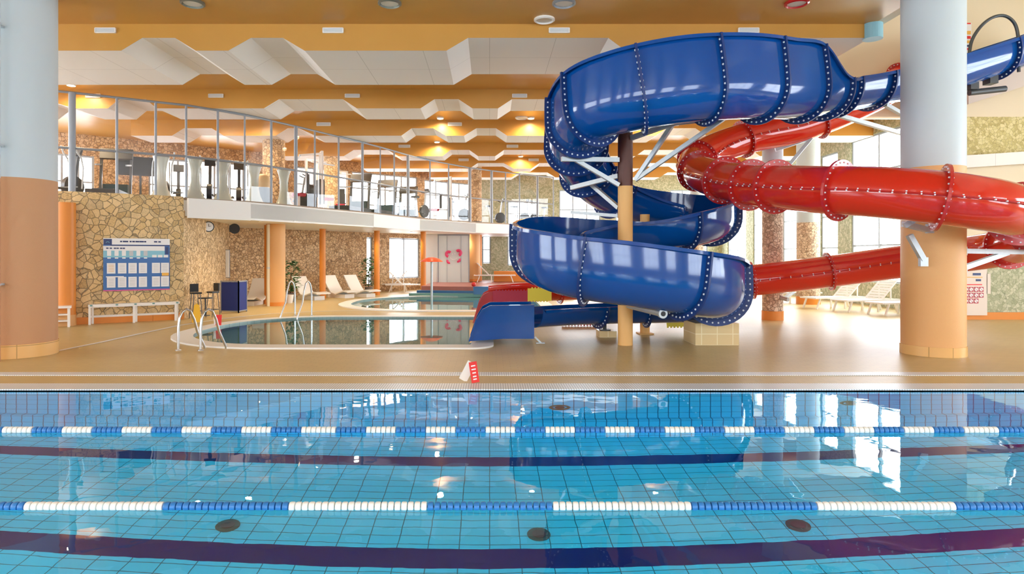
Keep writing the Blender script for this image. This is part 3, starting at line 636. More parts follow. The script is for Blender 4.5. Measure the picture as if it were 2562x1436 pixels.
BL = [CP(2700, 120, 13.2, .12, .12), CP(2560, 168, 12.9, .12, .12), CP(2450, 205, 12.6, .10, .10), CP(2330, 240, 12.3, .08, .08), CP(2200, 262, 12.0, .02, .05), CP(2100, 282, 11.6, .03, .05),
      CP(2055, 292, 11.3, .10, .05), CP(2005, 297, 11.0, .62, .05), CP(1930, 298, 10.6, .68, .05), CP(1830, 298, 10.2, .70, .05), CP(1700, 308, 10.0, .70, .05), CP(1580, 328, 10.05, .66, .05), CP(1490, 352, 10.5, .6, .05),
      CP(1447, 392, 11.3, .5, .05), CP(1447, 455, 12.3, .5, .05), CP(1500, 520, 13.2, .45, .05), CP(1600, 562, 13.8, .40, .05), CP(1710, 585, 13.85, .40, .05), CP(1778, 602, 13.2, .35, .05), CP(1735, 616, 12.45, .2, .05),
      CP(1640, 624, 12.25, .03, .05), CP(1520, 636, 12.4, .03, .2), CP(1420, 655, 12.2, .03, .4), CP(1368, 690, 11.5, .03, .5), CP(1372, 722, 10.7, .03, .52), CP(1450, 748, 10.2, .03, .5), CP(1580, 768, 10.05, .03, .5),
      CP(1700, 786, 10.15, .03, .5), CP(1775, 797, 10.6, .03, .5), CP(1788, 802, 11.4, .03, .42), CP(1745, 806, 12.3, .03, .25), CP(1650, 808, 12.8, .03, .08), CP(1530, 810, 12.7, .01, .02), CP(1420, 814, 12.35, .0, .0), CP(1335, 820, 12.0, .0, .0)]
bs = thing('blue_slide', 'winding open blue fibreglass water slide coiling round the slim yellow column', 'water slide', (CXc, CYc, 0))
bsM = Matrix.Translation(-bs.location)
cuts = [0, 1.6, 3.0, 4.15, 5.1, 5.8, 7.0, 8.3, 9.45, 10.7, 12.0, 12.8, 13.6, 14.4, 15.3, 17.0, 18.1, 19.3, 20.6, 22, 23.35, 25.1, 27.0, 28.6, 30.0, 31.3, 32.3, 33.99]
RB = .50
def shrink(P, k0, k1, u0):  # the run-out narrows its trough height by radius handled in profile
    return P
class Off: pass
def rebase(o, v):
    for vert in o.data.vertices: vert.co -= v
    o.data.update()
for i in range(len(cuts)-1):
    u0, u1 = cuts[i], cuts[i+1]
    rr = RB if u0 < 31 else .36
    o = trough_section(BL, u0, u1, rr, 'slide_section', M['blue'], bs); rebase(o, bs.location)
    if i > 0:
        f = trough_flange(BL, u0, rr, M['blue_in'], bs, hgt=.11 if 10 < u0 < 30 else .09, br=.017)
        rebase(f, bs.location)
        for ch in [x for x in C.objects if x.parent == f]: rebase(ch, bs.location)
# run-out scoop of the blue slide
def scoop(parent, sx0, sx1, y0, y1, ztop, zbot, m, base):
    prof = [(sx1, ztop), (sx0+.28, ztop-.01), (sx0+.14, ztop-.08), (sx0+.04, ztop-.25), (sx0-.1, zbot), (sx1, zbot+.08)]
    q = MB()
    for yy in (y0, y1):
        n = len(prof); q.add([(x, yy-.015, z) for x, z in prof]+[(x, yy+.015, z) for x, z in prof], [tuple(range(n)), tuple(range(2*n-1, n-1, -1))]+[(i, (i+1) % n, n+(i+1) % n, n+i) for i in range(n)])
    for p_, q_ in (((sx1, ztop), (sx0+.28, ztop-.01)), ((sx0+.28, ztop-.01), (sx0+.14, ztop-.08)), ((sx0+.14, ztop-.08), (sx0+.04, ztop-.25)), ((sx0+.04, ztop-.25), (sx0-.1, zbot))):
        for yy in (y0, y1): q.beam((p_[0], yy, p_[1]), (q_[0], yy, q_[1]), .09, .03)
    q.prism([(sx0-.02, y0), (sx1, y0), (sx1, y1), (sx0-.02, y1)], zbot+.04, zbot+.08)
    o = q.build('runout_scoop', m, parent); rebase(o, base); return o
pe = Vector(BL[-1][:3])
scoop(bs, X(1188, 11.5), X(1336, 11.6), 11.55, 12.4, .70, .06, M['blue'], bs.location)
q = MB(); p = Vector((X(1338, 11.7), 11.7, .12)); q.beam(p, p+Vector((.12, 0, -.12)), .04, .03); q.box(p+Vector((.1, 0, -.11)), (.16, .12, .015))
rebase(q.build('runout_foot', M['galv'], bs), bs.location)

def tube_ring(P, u, r, m, parent, hgt=.085, th=.04, br=.014, nb=26):
    c, T, S, U = frame_at(P, u); c = c; q = MB(); n = 32; vs = []
    for s in (-th/2, th/2):
        for rr in (r-.005, r+hgt):
            for k in range(n): a = 2*PI*k/n; vs.append(c+(S*math.cos(a)+U*math.sin(a))*rr+T*s)
    f = []
    for k in range(n):
        j = (k+1) % n; f += [(k, j, n+j, n+k), (2*n+k, 3*n+k, 3*n+j, 2*n+j), (n+k, n+j, 3*n+j, 3*n+k)]
    q.add(vs, f); b_ = MB()
    for k in range(nb):
        a = 2*PI*(k+.5)/nb
        for sg in (-1, 1):
            p3 = c+(S*math.cos(a)+U*math.sin(a))*(r+hgt*.55)+T*sg*(th/2); b_.cyl(p3, p3+T*sg*.014, br, br*.7, n=6)
    q.add(b_.v, b_.f, 1); return q.build('flange', [m, M['bolt']], parent)
def RP(px, py, D): p = W(px, py, D); return [p.x, p.y, p.z]
RD = [RP(2350, 132, 15.62), RP(2315, 162, 15.4), RP(2240, 212, 15.2), RP(2120, 272, 15.3), RP(2000, 318, 15.3), RP(1880, 343, 15.2), RP(1790, 372, 14.9), RP(1742, 402, 14.3), RP(1750, 430, 13.5), RP(1800, 448, 12.6), RP(1870, 462, 11.7), RP(1950, 468, 10.9), RP(2060, 475, 10.0),
      RP(2180, 480, 9.4), RP(2310, 490, 8.95), RP(2430, 505, 8.8), RP(2530, 525, 9.1), RP(2600, 560, 10.2), RP(2590, 595, 11.6), RP(2500, 622, 12.9), RP(2370, 642, 13.9), RP(2230, 658, 14.5), RP(2100, 676, 14.9), RP(1970, 692, 15.1), RP(1850, 704, 15.3), RP(1720, 714, 15.4), RP(1600, 724, 15.4)]
RR = .37
rs = thing('red_slide', 'enclosed red tube water slide snaking behind and before the right column', 'water slide', (7.3, 14.5, 0))
rc = [0, 1.8, 3.6, 5.2, 6.9, 7.9, 9.2, 10.1, 10.9, 12.35, 14.35, 16.3, 17.4, 18.8, 20.6, 22.2, 23.75, 25.2, 25.99]
for i in range(len(rc)-1):
    u0, u1 = rc[i], rc[i+1]; n = 30
    circ = [(RR*math.cos(2*PI*k/n), RR*math.sin(2*PI*k/n)) for k in range(n)]
    q, mm, nn = loft(RD, u0, u1, lambda at: circ); o = q.build('tube_section', M['red'], rs, 50); rebase(o, rs.location)
    # seam ribs along both sides with bolts
    for sg in (-1, 1):
        pts_ = []; s_ = MB(); bl = MB()
        st = max(3, int((u1-u0)/.1))
        for j in range(st+1):
            c, T, S, U = frame_at(RD, u0+(u1-u0)*j/st); pts_.append(c+S*sg*(RR+.018))
            if sg*S.y < .2 and 3 < u0 and j % 2 == 0: bl.cyl(pts_[-1]+Vector((0, 0, .008)), pts_[-1]+Vector((0, 0, .03)), .012, n=6); bl.cyl(pts_[-1]+S*sg*.01-Vector((0, 0, .008)), pts_[-1]+S*sg*.032-Vector((0, 0, .008)), .011, n=6)
        s_.tube(pts_, .018, 6); s_.add(bl.v, bl.f, 1)
        rebase(s_.build('seam_rib', [M['red_fl'], M['bolt']], o), rs.location)
    if i > 0:
        f = tube_ring(RD, u0, RR, M['red_fl'], rs, hgt=.10 if 8 < u0 < 18 else .08); rebase(f, rs.location)
        for ch in [x for x in C.objects if x.parent == f]: rebase(ch, rs.location)
# red run-out: open trough into the small pool
RE = [RP(1600, 745, 15.7)+[.02, .02], RP(1500, 748, 15.4)+[.02, .02], RP(1400, 752, 15.2)+[.02, .02], RP(1300, 756, 15.1)+[.02, .02], RP(1225, 762, 15.1)+[.02, .02]]
rebase(trough_section(RE, 0, 2, .4, 'runout_section', M['red'], rs), rs.location); rebase(trough_section(RE, 2, 3.99, .4, 'runout_section', M['red'], rs), rs.location)
f = trough_flange(RE, 2, .4, M['red_fl'], rs); rebase(f, rs.location)
for ch in [x for x in C.objects if x.parent == f]: rebase(ch, rs.location)
scoop(rs, X(1195, 14.7), X(1240, 14.7), 14.68, 15.5, .78, .06, M['red_fl'], rs.location)

# steelwork of the slides (bolted to them)
def strut(parent, name, a, b_, w_=.07, plate=True):
    q = MB().beam(a, b_, w_, w_)
    o = q.build(name, M['galv'], parent); rebase(o, parent.location); return o
top = Vector((CXc, CYc, 0))
A_ = lambda px, py, D: W(px, py, D)
for a, b_, w_ in ((A_(1567, 316, 11.4), A_(1760, 283, 10.3), .08), (A_(1580, 345, 11.4), A_(1750, 285, 10.3), .08), (A_(1590, 318, 11.4), A_(1965, 278, 10.7), .08), (A_(1590, 450, 11.4), A_(1690, 300, 10.9), .07), (A_(1590, 450, 11.4), A_(1820, 290, 10.6), .07),
                 (A_(1548, 400, 11.4), A_(1405, 398, 11.2), .08), (A_(1548, 463, 11.4), A_(1440, 400, 11.3), .07), (A_(1548, 440, 11.5), A_(1430, 470, 12.4), .08), (A_(1548, 520, 11.6), A_(1478, 460, 12.3), .07), (A_(1548, 540, 11.6), A_(1430, 531, 12.6), .06),
                 (A_(2265, 245, 12.2), A_(1985, 300, 11.2), .08), (A_(2260, 335, 12.2), A_(2085, 285, 11.5), .07), (A_(2265, 290, 12.3), A_(2215, 262, 12.0), .07)):
    strut(bs, 'support_arm', a, b_, w_)
q = MB(); a = A_(1573, 764, 11.25); b_ = A_(1655, 784, 10.0); q.cyl(a, b_, .055, n=16); q.cyl(b_, b_+(b_-a).normalized()*.06, .075, n=16); rebase(q.build('support_pipe', M['galv'], bs, 40), bs.location)
rebase(MB().cyl(b_+(b_-a).normalized()*.061, b_+(b_-a).normalized()*.066, .04, n=12).build('pipe_opening', M['black'], bs), bs.location)
q = MB().beam(A_(1610, 765, 10.3), A_(1622, 740, 10.3), .05, .03).box(A_(1640, 768, 10.1), (.12, .1, .1)); rebase(q.build('clamp_bracket', M['galv'], bs), bs.location)
for a, b_ in ((A_(2275, 588, 9.95), A_(2310, 650, 9.95)), (A_(2262, 560, 9.6), A_(2320, 575, 9.9)), (A_(2262, 565, 9.5), A_(2295, 545, 9.45)), (A_(2405, 628, 10.7), A_(2600, 631, 10.9)), (A_(2405, 672, 10.7), A_(2520, 632, 10.85)), (A_(1830, 440, 13.2), A_(1940, 470, 13.2)), (A_(2030, 345, 15.2), A_(1940, 375, 15.4)), (A_(2030, 345, 15.2), A_(1972, 415, 15.4))):
    strut(rs, 'support_arm', a, b_, .08)
q = MB()
for c_, sz in ((A_(2310, 655, 9.95), (.12, .06, .14)), (A_(2326, 572, 9.9), (.10, .06, .14)), (A_(2410, 628, 10.75), (.1, .06, .14)), (A_(2410, 672, 10.75), (.1, .06, .14)), (A_(2300, 547, 9.4), (.18, .12, .1))): rebase(MB().box(c_, sz).build('wall_bracket', M['galv'], rs), rs.location)
q = MB().beam(A_(1985, 730, 16.4), A_(1960, 748, 15.8), .07, .07).cyl(A_(1935, 740, 16.0), A_(1972, 750, 15.6), .05); rebase(q.build('support_pipe', M['galv'], rs), rs.location)
# entry hoop of the blue slide
hoop = [W(2425, 135, 12.6), W(2432, 100, 12.6), W(2455, 65, 12.6), W(2485, 43, 12.6), W(2515, 40, 12.6), W(2538, 58, 12.6), W(2547, 90, 12.6), W(2548, 130, 12.6), W(2549, 180, 12.6)]
hoop = [Vector(cat([tuple(p) for p in hoop], i//5, (i % 5)/5)) for i in range((len(hoop)-1)*5)]+[hoop[-1]]
rebase(MB().tube(hoop, .03, 10).build('entry_hoop', M['darkmetal'], bs, 50), bs.location)
q = MB()
for px, py in ((2430, 210), (2478, 195)): rebase(MB().box(W(px, py, 12.6), (.16, .2, .25)).build('entry_bracket', M['darkmetal'], bs), bs.location)
rebase(MB().cyl(W(2425, 232, 12.6), W(2515, 222, 12.6), .06).build('entry_pipe', M['darkmetal'], bs, 40), bs.location)

# stepped slide tower stair soffit behind the column
sa, sb = W(2330, 290, 15.4), W(2640, 190, 15.4)
q = MB(); q.add([(sa.x, 14.2, sa.z), (sb.x, 14.2, sb.z), (sb.x, 14.2, sb.z+.5), (sa.x, 14.2, sa.z+.5), (sa.x, 15.95, sa.z), (sb.x, 15.95, sb.z), (sb.x, 15.95, sb.z+.5), (sa.x, 15.95, sa.z+.5)], [(0, 1, 2, 3), (4, 5, 6, 7), (0, 1, 5, 4), (3, 2, 6, 7), (0, 3, 7, 4), (1, 2, 6, 5)])
struct('stair_soffit', q, mat('stair_soffit', (.62, .52, .45), .7))
q = MB(); a = W(2405, 412, 15.6); b_ = W(2600, 385, 15.6); q.beam((10.6, 15.9, 3.85), (18, 15.9, 4.35), .2, .3)
struct('trim_22', q, M['soffit'])
# foundation block + small pedestal
t = thing('tiled_block', 'beige tiled block under the right end of blue slide', 'support block', (X(1780, 11.75), 11.8, 0))
MB().box((0, 0, .195), (.78, .7, .39)).build('block', M['block'], t)
MB().box((.05, 0, .41), (.3, .25, .05)).build('base_plate', M['galv'], t); MB().cyl((.05, 0, .41), (.05, 0, .52), .06).build('post', M['galv'], t)
t = thing('tiled_block', 'low tiled pad under the blue run out chute', 'support block', (X(1518, 12.7), 12.75, 0))
MB().box((0, 0, .06), (.34, .4, .12)).build('block', M['block'], t); MB().cyl((-.03, 0, .12), (-.03, 0, .3), .035).build('post', M['darkmetal'], t); MB().box((-.03, 0, .13), (.2, .2, .02)).build('base_plate', M['darkmetal'], t)
# foam mats
def mat_edge(w_, h, tooth=.035):
    p = []; n = int(w_/tooth/2); 
    for i in range(n): x = -w_/2+i*2*tooth; p += [(x, -h/2), (x, -h/2-tooth*.7), (x+tooth, -h/2-tooth*.7), (x+tooth, -h/2)]
    p += [(w_/2, -h/2), (w_/2, h/2)]
    for i in range(n): x = w_/2-i*2*tooth; p += [(x, h/2+tooth*.7), (x-tooth, h/2+tooth*.7), (x-tooth, h/2), (x-2*tooth, h/2)]
    p.append((-w_/2, h/2)); return p
def foam(label, c, w_, h, m, tilt):
    pl = mat_edge(w_, h); n = len(pl); q = MB()
    R = Matrix.Rotation(PI/2-tilt, 3, 'X')
    vs = [R @ Vector((x, y, z)) for z in (-.012, .012) for x, y in pl]
    q.add(vs, [tuple(range(n-1, -1, -1)), tuple(range(n, 2*n))]+[(i, (i+1) % n, n+(i+1) % n, n+i) for i in range(n)])
    o = q.build('foam_mat', M[m]); o.location = c; return tag(o, label, 'mat', 'foam puzzle mats by the slides')
foam('maroon foam mat hung on the red run out chute', W(1277, 742, 14.5), .80, .26, 'maroon', .0)
foam('yellow foam mat hung on the red run out chute', W(1350, 737, 14.48), .54, .28, 'yellow', .0)
foam('yellow foam mat propped behind the beige tiled block', W(1700, 801, 13.4), .55, .27, 'yellow', .3)
foam('second yellow foam mat right behind the tiled block', W(1752, 797, 13.6), .3, .27, 'yellow', .3)
foam('maroon foam mat lying behind the blue run out chute', W(1455, 806, 14.6), .9, .12, 'maroon', .5)

# ------------------------------------------------------------------ lane ropes, drains, small sign
def lane_rope(label, Y, pitch, r, xs, per, wl, x0):
    t = thing('lane_rope', label, 'lane rope', (0, Y, 0), 0)
    MB().cyl((-PX+.05, 0, 0), (PX-.05, 0, 0), .006, n=6).build('cable', M['black'], t)
    pr = [(.4*r, -pitch*.46), (.9*r, -pitch*.40), (r, -pitch*.22), (r, pitch*.22), (.9*r, pitch*.40), (.4*r, pitch*.46)]
    def disc(q, x):
        vs = []; n = 12
        for rr, d in pr:
            for k in range(n): a = 2*PI*k/n; vs.append((x+d, rr*math.cos(a), rr*math.sin(a)))
        f = [(i*n+k, i*n+(k+1) % n, (i+1)*n+(k+1) % n, (i+1)*n+k) for i in range(len(pr)-1) for k in range(n)]+[tuple(range(n-1, -1, -1)), tuple(range(5*n, 6*n))]
        q.add(vs, f)
    dw = MB(); disc(dw, 0); db = MB(); disc(db, 0); protos = {}
    rest = {0: MB(), 1: MB()}; items = []
    x = -PX+.2
    while x < PX-.2:
        k = 0 if ((x-x0) % per) < wl else 1; items.append((abs(x-.3), x, k)); x += pitch
    items.sort()
    for i, (_, x, k) in enumerate(items):
        if i < 100:
            if k not in protos: protos[k] = (dw, db)[k].build('float', M['rope_white' if k == 0 else 'rope_blue'], t, 40); protos[k].location = (x, 0, 0)
            else: c = protos[k].copy(); C.objects.link(c); c.parent = t; c.location = (x, 0, 0)
        else: disc(rest[k], x)
    q = MB(); q.v = rest[0].v[:]; q.f = rest[0].f[:]; q.m = [0]*len(q.f); q.add(rest[1].v, rest[1].f, 1)
    q.build('float', [M['rope_white'], M['rope_blue']], t, 40, kind='stuff')
lane_rope('blue and white lane rope with short colour bands, nearer the slides', 5.86, .0455, .036, 0, .55, .275, -2.249)
lane_rope('blue and white lane rope with long colour bands, nearest the viewer', 4.08, .042, .031, 0, 1.67, .875, -1.27)
def refr(px, py, z):                     # where the bent ray lands below water
    D = EYE*FPX/(py-HY); x = (px-HX)/FPX; d = Vector((x, 1, -(py-HY)/FPX)).normalized()
    s = math.sqrt(d.x**2+d.y**2)/1.33; th = math.tan(math.asin(s)); h = Vector((d.x, d.y, 0)).normalized()
    return Vector((x*D, D, 0))+h*th*(-z)+Vector((0, 0, z))
for px, py, lb in ((570, 1312, 'round floor drain at the left of the pool bottom'), (1348, 1335, 'round floor drain in the middle of pool bottom'), (1997, 1312, 'round floor drain at the right of the pool bottom')):
    p = refr(px, py, -1.8); t = thing('pool_drain', lb, 'drain', p)
    MB().lathe([(.1, 0), (.1, .012), (.08, .016), (.0, .016)], n=20).build('cover', M['drain'], t, 40)
    MB().lathe([(.045, .017), (.06, .017), (.06, .022), (.045, .022)], n=16).build('ring', M['darkmetal'], t)
for px, py, lb in ((1400, 1017, 'oval wall inlet below the blue slide on the pool wall'), (2127, 1010, 'oval wall inlet at the right of the far pool wall')):
    D = EYE*FPX/(py-HY); t_ = math.tan(math.asin(math.cos(math.atan(1.6/D))/1.33)); z = -(PY1-D)/t_
    t = thing('pool_inlet', lb, 'inlet', (X(px, D)+(PY1-D)*(px-HX)/FPX, PY1-.01, z))
    v = [(.11*math.cos(2*PI*k/20), 0, .09*math.sin(2*PI*k/20)) for k in range(20)]
    MB().tube(v, .02, 8, closed=True).build('rim', M['drain'], t, 50); MB().cyl((0, .005, 0), (0, -.006, 0), .06, n=16).build('nozzle', M['darkmetal'], t)
t = thing('folding_sign', 'small red folding warning sign on the pool edge', 'sign', (X(1178, 8.1), 8.12, .004), -.15)
def panel(q, a, b_, w_, th): 
    pass
MB().sheet([(-.0, 0), (-.115, .265)], .17, (0, 1, 0), (.02, -.11+.11, 0), .008)
q = MB(); Mx = Matrix.Rotation(math.radians(-20), 3, 'X') @ Matrix.Rotation(math.radians(-12), 3, 'Y')
q.box((.05, -.045, .128), (.10, .01, .265), M=Mx); q.build('front_panel', M['sign_red'], t)
q = MB(); [q.box(Mx @ Vector((0, -.0065, dz))+Vector((.05, -.045, .128)), (.055-(.01 if dz < 0 else 0), .002, .016), M=Mx) for dz in (.08, .035, -.01, -.055, -.09)]; q.build('lettering', M['paper'], t)
q = MB(); Mb = Matrix.Rotation(math.radians(28), 3, 'Y') @ Matrix.Rotation(math.radians(8), 3, 'X'); q.box((-.05, .02, .125), (.11, .01, .27), M=Mb); q.build('back_panel', M['plastic_white'], t)

# ------------------------------------------------------------------ left side furniture
wd = Vector((-8.3+9.66, 15.75-14.9, 0)).normalized(); wn = Vector((wd.y, -wd.x, 0)); wang = math.atan2(wd.y, wd.x)
def on_wall(px):     # point on the stone wall face seen at px
    for a, c_ in zip(pts, pts[1:]):
        for k in range(101):
            x = a[0]+(c_[0]-a[0])*k/100; y = a[1]+(c_[1]-a[1])*k/100
            if HX+FPX*x/y >= px: return Vector((x, y, 0))
# information board
pc = (on_wall(258)+on_wall(423))/2+wn*.06; bw_ = (on_wall(423)-on_wall(258)).length; zb, ztp = .76, 2.02
t = thing('notice_board', 'large blue and white notice board on the stone wall', 'notice board', (pc.x, pc.y, zb), wang)
H_ = ztp-zb
MB().box((0, 0, H_/2), (bw_, .03, H_)).build('panel', M['print_blue'], t)
fr = -.018
def pl_(name, cx, cz, w_, h, m, d=0, par=None): return MB().box((cx*bw_-bw_/2, fr-d, cz*H_), (w_*bw_, .004, h*H_)).build(name, M[m], par or t)
pl_('header', .5, .94, 1, .12, 'paper'); pl_('header_rule', .55, .865, .9, .018, 'ink', .001); pl_('upper_band', .46, .81, .92, .09, 'paper', .0); pl_('light_band', .46, .70, .92, .13, 'print_light'); 
q = MB()
for cx, w_ in ((.26, .03), (.30, .03), (.34, .05), (.40, .03), (.445, .04), (.50, .055), (.565, .07), (.62, .03), (.78, .05), (.84, .04)): q.box((cx*bw_-bw_/2, fr-.004, .94*H_), (w_*bw_, .003, .028*H_))
for cx in (.06, .11, .17, .21, .26, .30): q.box((cx*bw_-bw_/2, fr-.004, .81*H_), (.035*bw_, .003, .025*H_))
q.build('header_lettering', M['ink'], t)
pl_('emblem_field', .065, .93, .12, .11, 'navy', .003); q = MB(); q.sheet([(-.04, 0), (-.02, .025), (0, .03), (.02, .025), (.04, 0)], .004, (1, 0, 0), (.065*bw_-bw_/2, fr-.006, .915*H_), .01); q.build('emblem', M['print_light'], t)
pl_('right_tab', .955, .77, .05, .14, 'navy', .004); pl_('bottom_stripe', .5, .01, 1, .02, 'magenta', .002); pl_('section_lettering', .17, .27, .26, .02, 'paper', .002)
for i in range(6): pl_('small_notice', .085+i*.108, .715, .06, .10, 'paper' if i not in (3, 5) else 'grey', .004); pl_('small_caption', .085+i*.108, .625, .05, .025, 'paper', .002)
for i in range(3): pl_('small_notice', .76+i*.09, .66, .07, .05, 'paper', .004)
for r_, cz in ((0, .43), (1, .165)):
    for i, cx in enumerate((.115, .275, .43, .585, .785, .925)):
        o = pl_('notice_sheet', cx, cz, .125, .20, 'paper', .004); q = MB()
        for k in range(5): q.box((cx*bw_-bw_/2, fr-.0075, (cz+.06-k*.03)*H_), (.08*bw_, .001, .008*H_))
        q.build('print', M['amber' if (r_, i) == (0, 0) else 'grey'], o)
pl_('notice_card', .93, .305, .11, .06, 'amber', .008)
# benches
def bench(label, p, ang, L):
    t = thing('bench', label, 'bench', p, ang, 'white benches by the stone wall')
    MB().box((0, 0, .44), (L, .3, .05)).build('seat', M['plastic_white'], t)
    for x in (-L/2+.06, 0, L/2-.06):
        for y in (-.12, .12): MB().box((x+(.03 if y > 0 else -.03), y, .21), (.05, .04, .42)).build('leg', M['plastic_white'], t)
    q = MB(); q.box((0, .12, .17), (L-.1, .03, .05)).box((0, -.12, .42), (L-.1, .03, .05)); q.build('stretcher', M['plastic_white'], t)
    q = MB(); [q.box((x, -.16, .445), (.05, .02, .03)) for x in (-L/2+.06, -L/5, 0, L/5, L/2-.06)]; q.build('end_clips', M['teal'], t)
    return t
p = Fl(338, 806); bench('long white bench below the blue notice board', (p.x, p.y, 0), wang, 1.92)
p = on_wall(120)+wn*.5; t = thing('bench', 'white bench end showing beside the left edge column', 'bench', (p.x, p.y, 0), wang, 'white benches by the stone wall')
MB().box((0, 0, .45), (.9, .3, .05)).build('seat', M['plastic_white'], t)
for x in (-.4, .4):
    for y in (-.12, .12): MB().box((x, y, .21), (.05, .04, .42)).build('leg', M['plastic_white'], t)
q = MB(); [q.box((0, 0, z), (.8, .24, .03)) for z in (.14, .28)]; q.build('shelf', M['plastic_white'], t)
# clock and speaker on the stone return
rd = Vector((-8.4+7.75, 20.6-16.2, 0)).normalized(); rn = Vector((rd.y, -rd.x, 0))
def on_ret(px):
    for k in range(201):
        x = -7.75+(-.65)*k/200; y = 16.2+4.4*k/200
        if HX+FPX*x/y >= px: return Vector((x, y, 0))
p = on_ret(517); z = 1.6+73*p.y/1600
t = thing('wall_clock', 'round white wall clock high on the pale stone wall', 'clock', p+rn*.05+Vector((0, 0, z)))
Q = Vector((.55, -.83, 0)).normalized()
MB().cyl(-Q*.03, Q*.02, .15, n=24).build('case', M['black'], t, 40); MB().cyl(Q*.02, Q*.025, .125, n=24).build('face', M['paper'], t)
MB().beam(Q*.03, Q*.03+Vector((0, 0, .08)), .01, .01).beam(Q*.03, Q*.03+Vector((.05, .03, .02)), .01, .01).build('hands', M['black'], t)
p = W(587, 572, 19.5); t = thing('loudspeaker', 'round black loudspeaker hanging beside the wall clock', 'speaker', p)
Q = Vector((.2, -.97, -.1)).normalized()
MB().cyl(Q*-.16, Q*.0, .09, .15, n=24).build('body', M['speaker'], t, 40); MB().cyl(Q*.0, Q*.02, .155, n=24).build('grille', M['black'], t); MB().box((-.12, .06, 0), (.1, .06, .2)).build('bracket', M['black'], t)
p = W(574, 668, 20.3); t = thing('wall_panel', 'narrow white upright panel where the stone walls meet', 'panel', (p.x-.02, 20.2, .95)); MB().box((0, 0, .4), (.1, .05, .85)).build('panel', M['plastic_white'], t); MB().box((0, .03, .4), (.12, .03, .89)).build('frame', M['silver'], t)
# blue screens
p0, p1, p2 = Fl(553, 782), Fl(597, 783), Fl(617, 779)
t = thing('folding_screen', 'royal blue two panel folding screen in a silver frame', 'screen', (p1.x, p1.y, 0)); o0 = t.location
for a, c_ in ((p0, p1), (p1, p2)):
    a = a-o0; c_ = c_-o0; h = .88
    MB().add([a+Vector((0, 0, .05)), c_+Vector((0, 0, .05)), c_+Vector((0, 0, h-.02)), a+Vector((0, 0, h-.02))], [(0, 1, 2, 3)]).beam(a+Vector((0, 0, h/2)), c_+Vector((0, 0, h/2)), .012, h-.1).build('fabric_panel', M['royal'], t)
    q = MB(); 
    for z in (.05, h): q.beam(a+Vector((0, 0, z)), c_+Vector((0, 0, z)), .03, .03)
    for e in (a, c_): q.beam(e, e+Vector((0, 0, h+.02)), .03, .03)
    q.build('frame', M['silver'], t)
# bar table with two high stools
def stool(label, p, rz):
    t = thing('bar_stool', label, 'stool', p, rz, 'black high stools'); t.scale = (1.1, 1.1, 1.3)
    MB().box((0, 0, .5), (.2, .2, .03)).build('seat', M['black'], t); MB().box((0, .1, .60), (.19, .03, .16)).build('backrest', M['black'], t)
    for x in (-1, 1):
        for y in (-1, 1): MB().beam((x*.07, y*.07, .49), (x*.11, y*.11, 0), .014, .014).build('leg', M['darkmetal'], t)
    q = MB(); [q.beam((a*.1, b_*.1, .15), (c*.1, d*.1, .15), .01, .01) for a, b_, c, d in ((-1, -1, 1, -1), (1, -1, 1, 1), (1, 1, -1, 1), (-1, 1, -1, -1))]; q.build('footrest', M['darkmetal'], t)
p = Fl(490, 797); stool('black high stool at the left of the small table', (p.x, p.y, 0), .8)
p = Fl(533, 793); stool('black high stool between small table and blue screen', (p.x, p.y, 0), -.5)
p = Fl(514, 790); t = thing('side_table', 'small black bar table between the two stools', 'table', (p.x, p.y, 0))
MB().cyl((0, 0, .46), (0, 0, .49), .17, n=24).build('table_top', M['black'], t); MB().cyl((0, 0, 0), (0, 0, .46), .02).build('pole', M['darkmetal'], t); MB().cyl((0, 0, 0), (0, 0, .015), .12, n=20).build('base', M['darkmetal'], t)
# wet floor sign and red stand
p = Fl(492, 806); t = thing('wet_floor_sign', 'yellow folding caution sign near the pool ladder', 'sign', (p.x, p.y, 0), .5)
for s, nm in ((-1, 'front_panel'), (1, 'back_panel')):
    q = MB(); q.add([(-.1, s*.12, .0), (.1, s*.12, 0), (.055, s*.01, .42), (-.055, s*.01, .42), (-.1, s*.12+.01, 0), (.1, s*.12+.01, 0), (.055, s*.01+.01, .42), (-.055, s*.01+.01, .42)], [(0, 1, 2, 3), (4, 5, 6, 7), (0, 1, 5, 4), (1, 2, 6, 5), (2, 3, 7, 6), (3, 0, 4, 7)]); q.build(nm, M['sign_yellow'], t)
MB().box((0, .005, .43), (.05, .03, .03)).build('handle', M['sign_yellow'], t)
p = Fl(530, 820); t = thing('folding_sign', 'small red and white folding sign behind the near ladder', 'sign', (p.x, p.y+.3, 0), .2)
MB().box((.03, -.03, .13), (.12, .01, .27), M=Matrix.Rotation(-.3, 3, 'X')).build('front_panel', M['sign_red'], t); MB().box((-.03, .05, .13), (.12, .01, .27), M=Matrix.Rotation(.3, 3, 'X')).build('back_panel', M['plastic_white'], t)

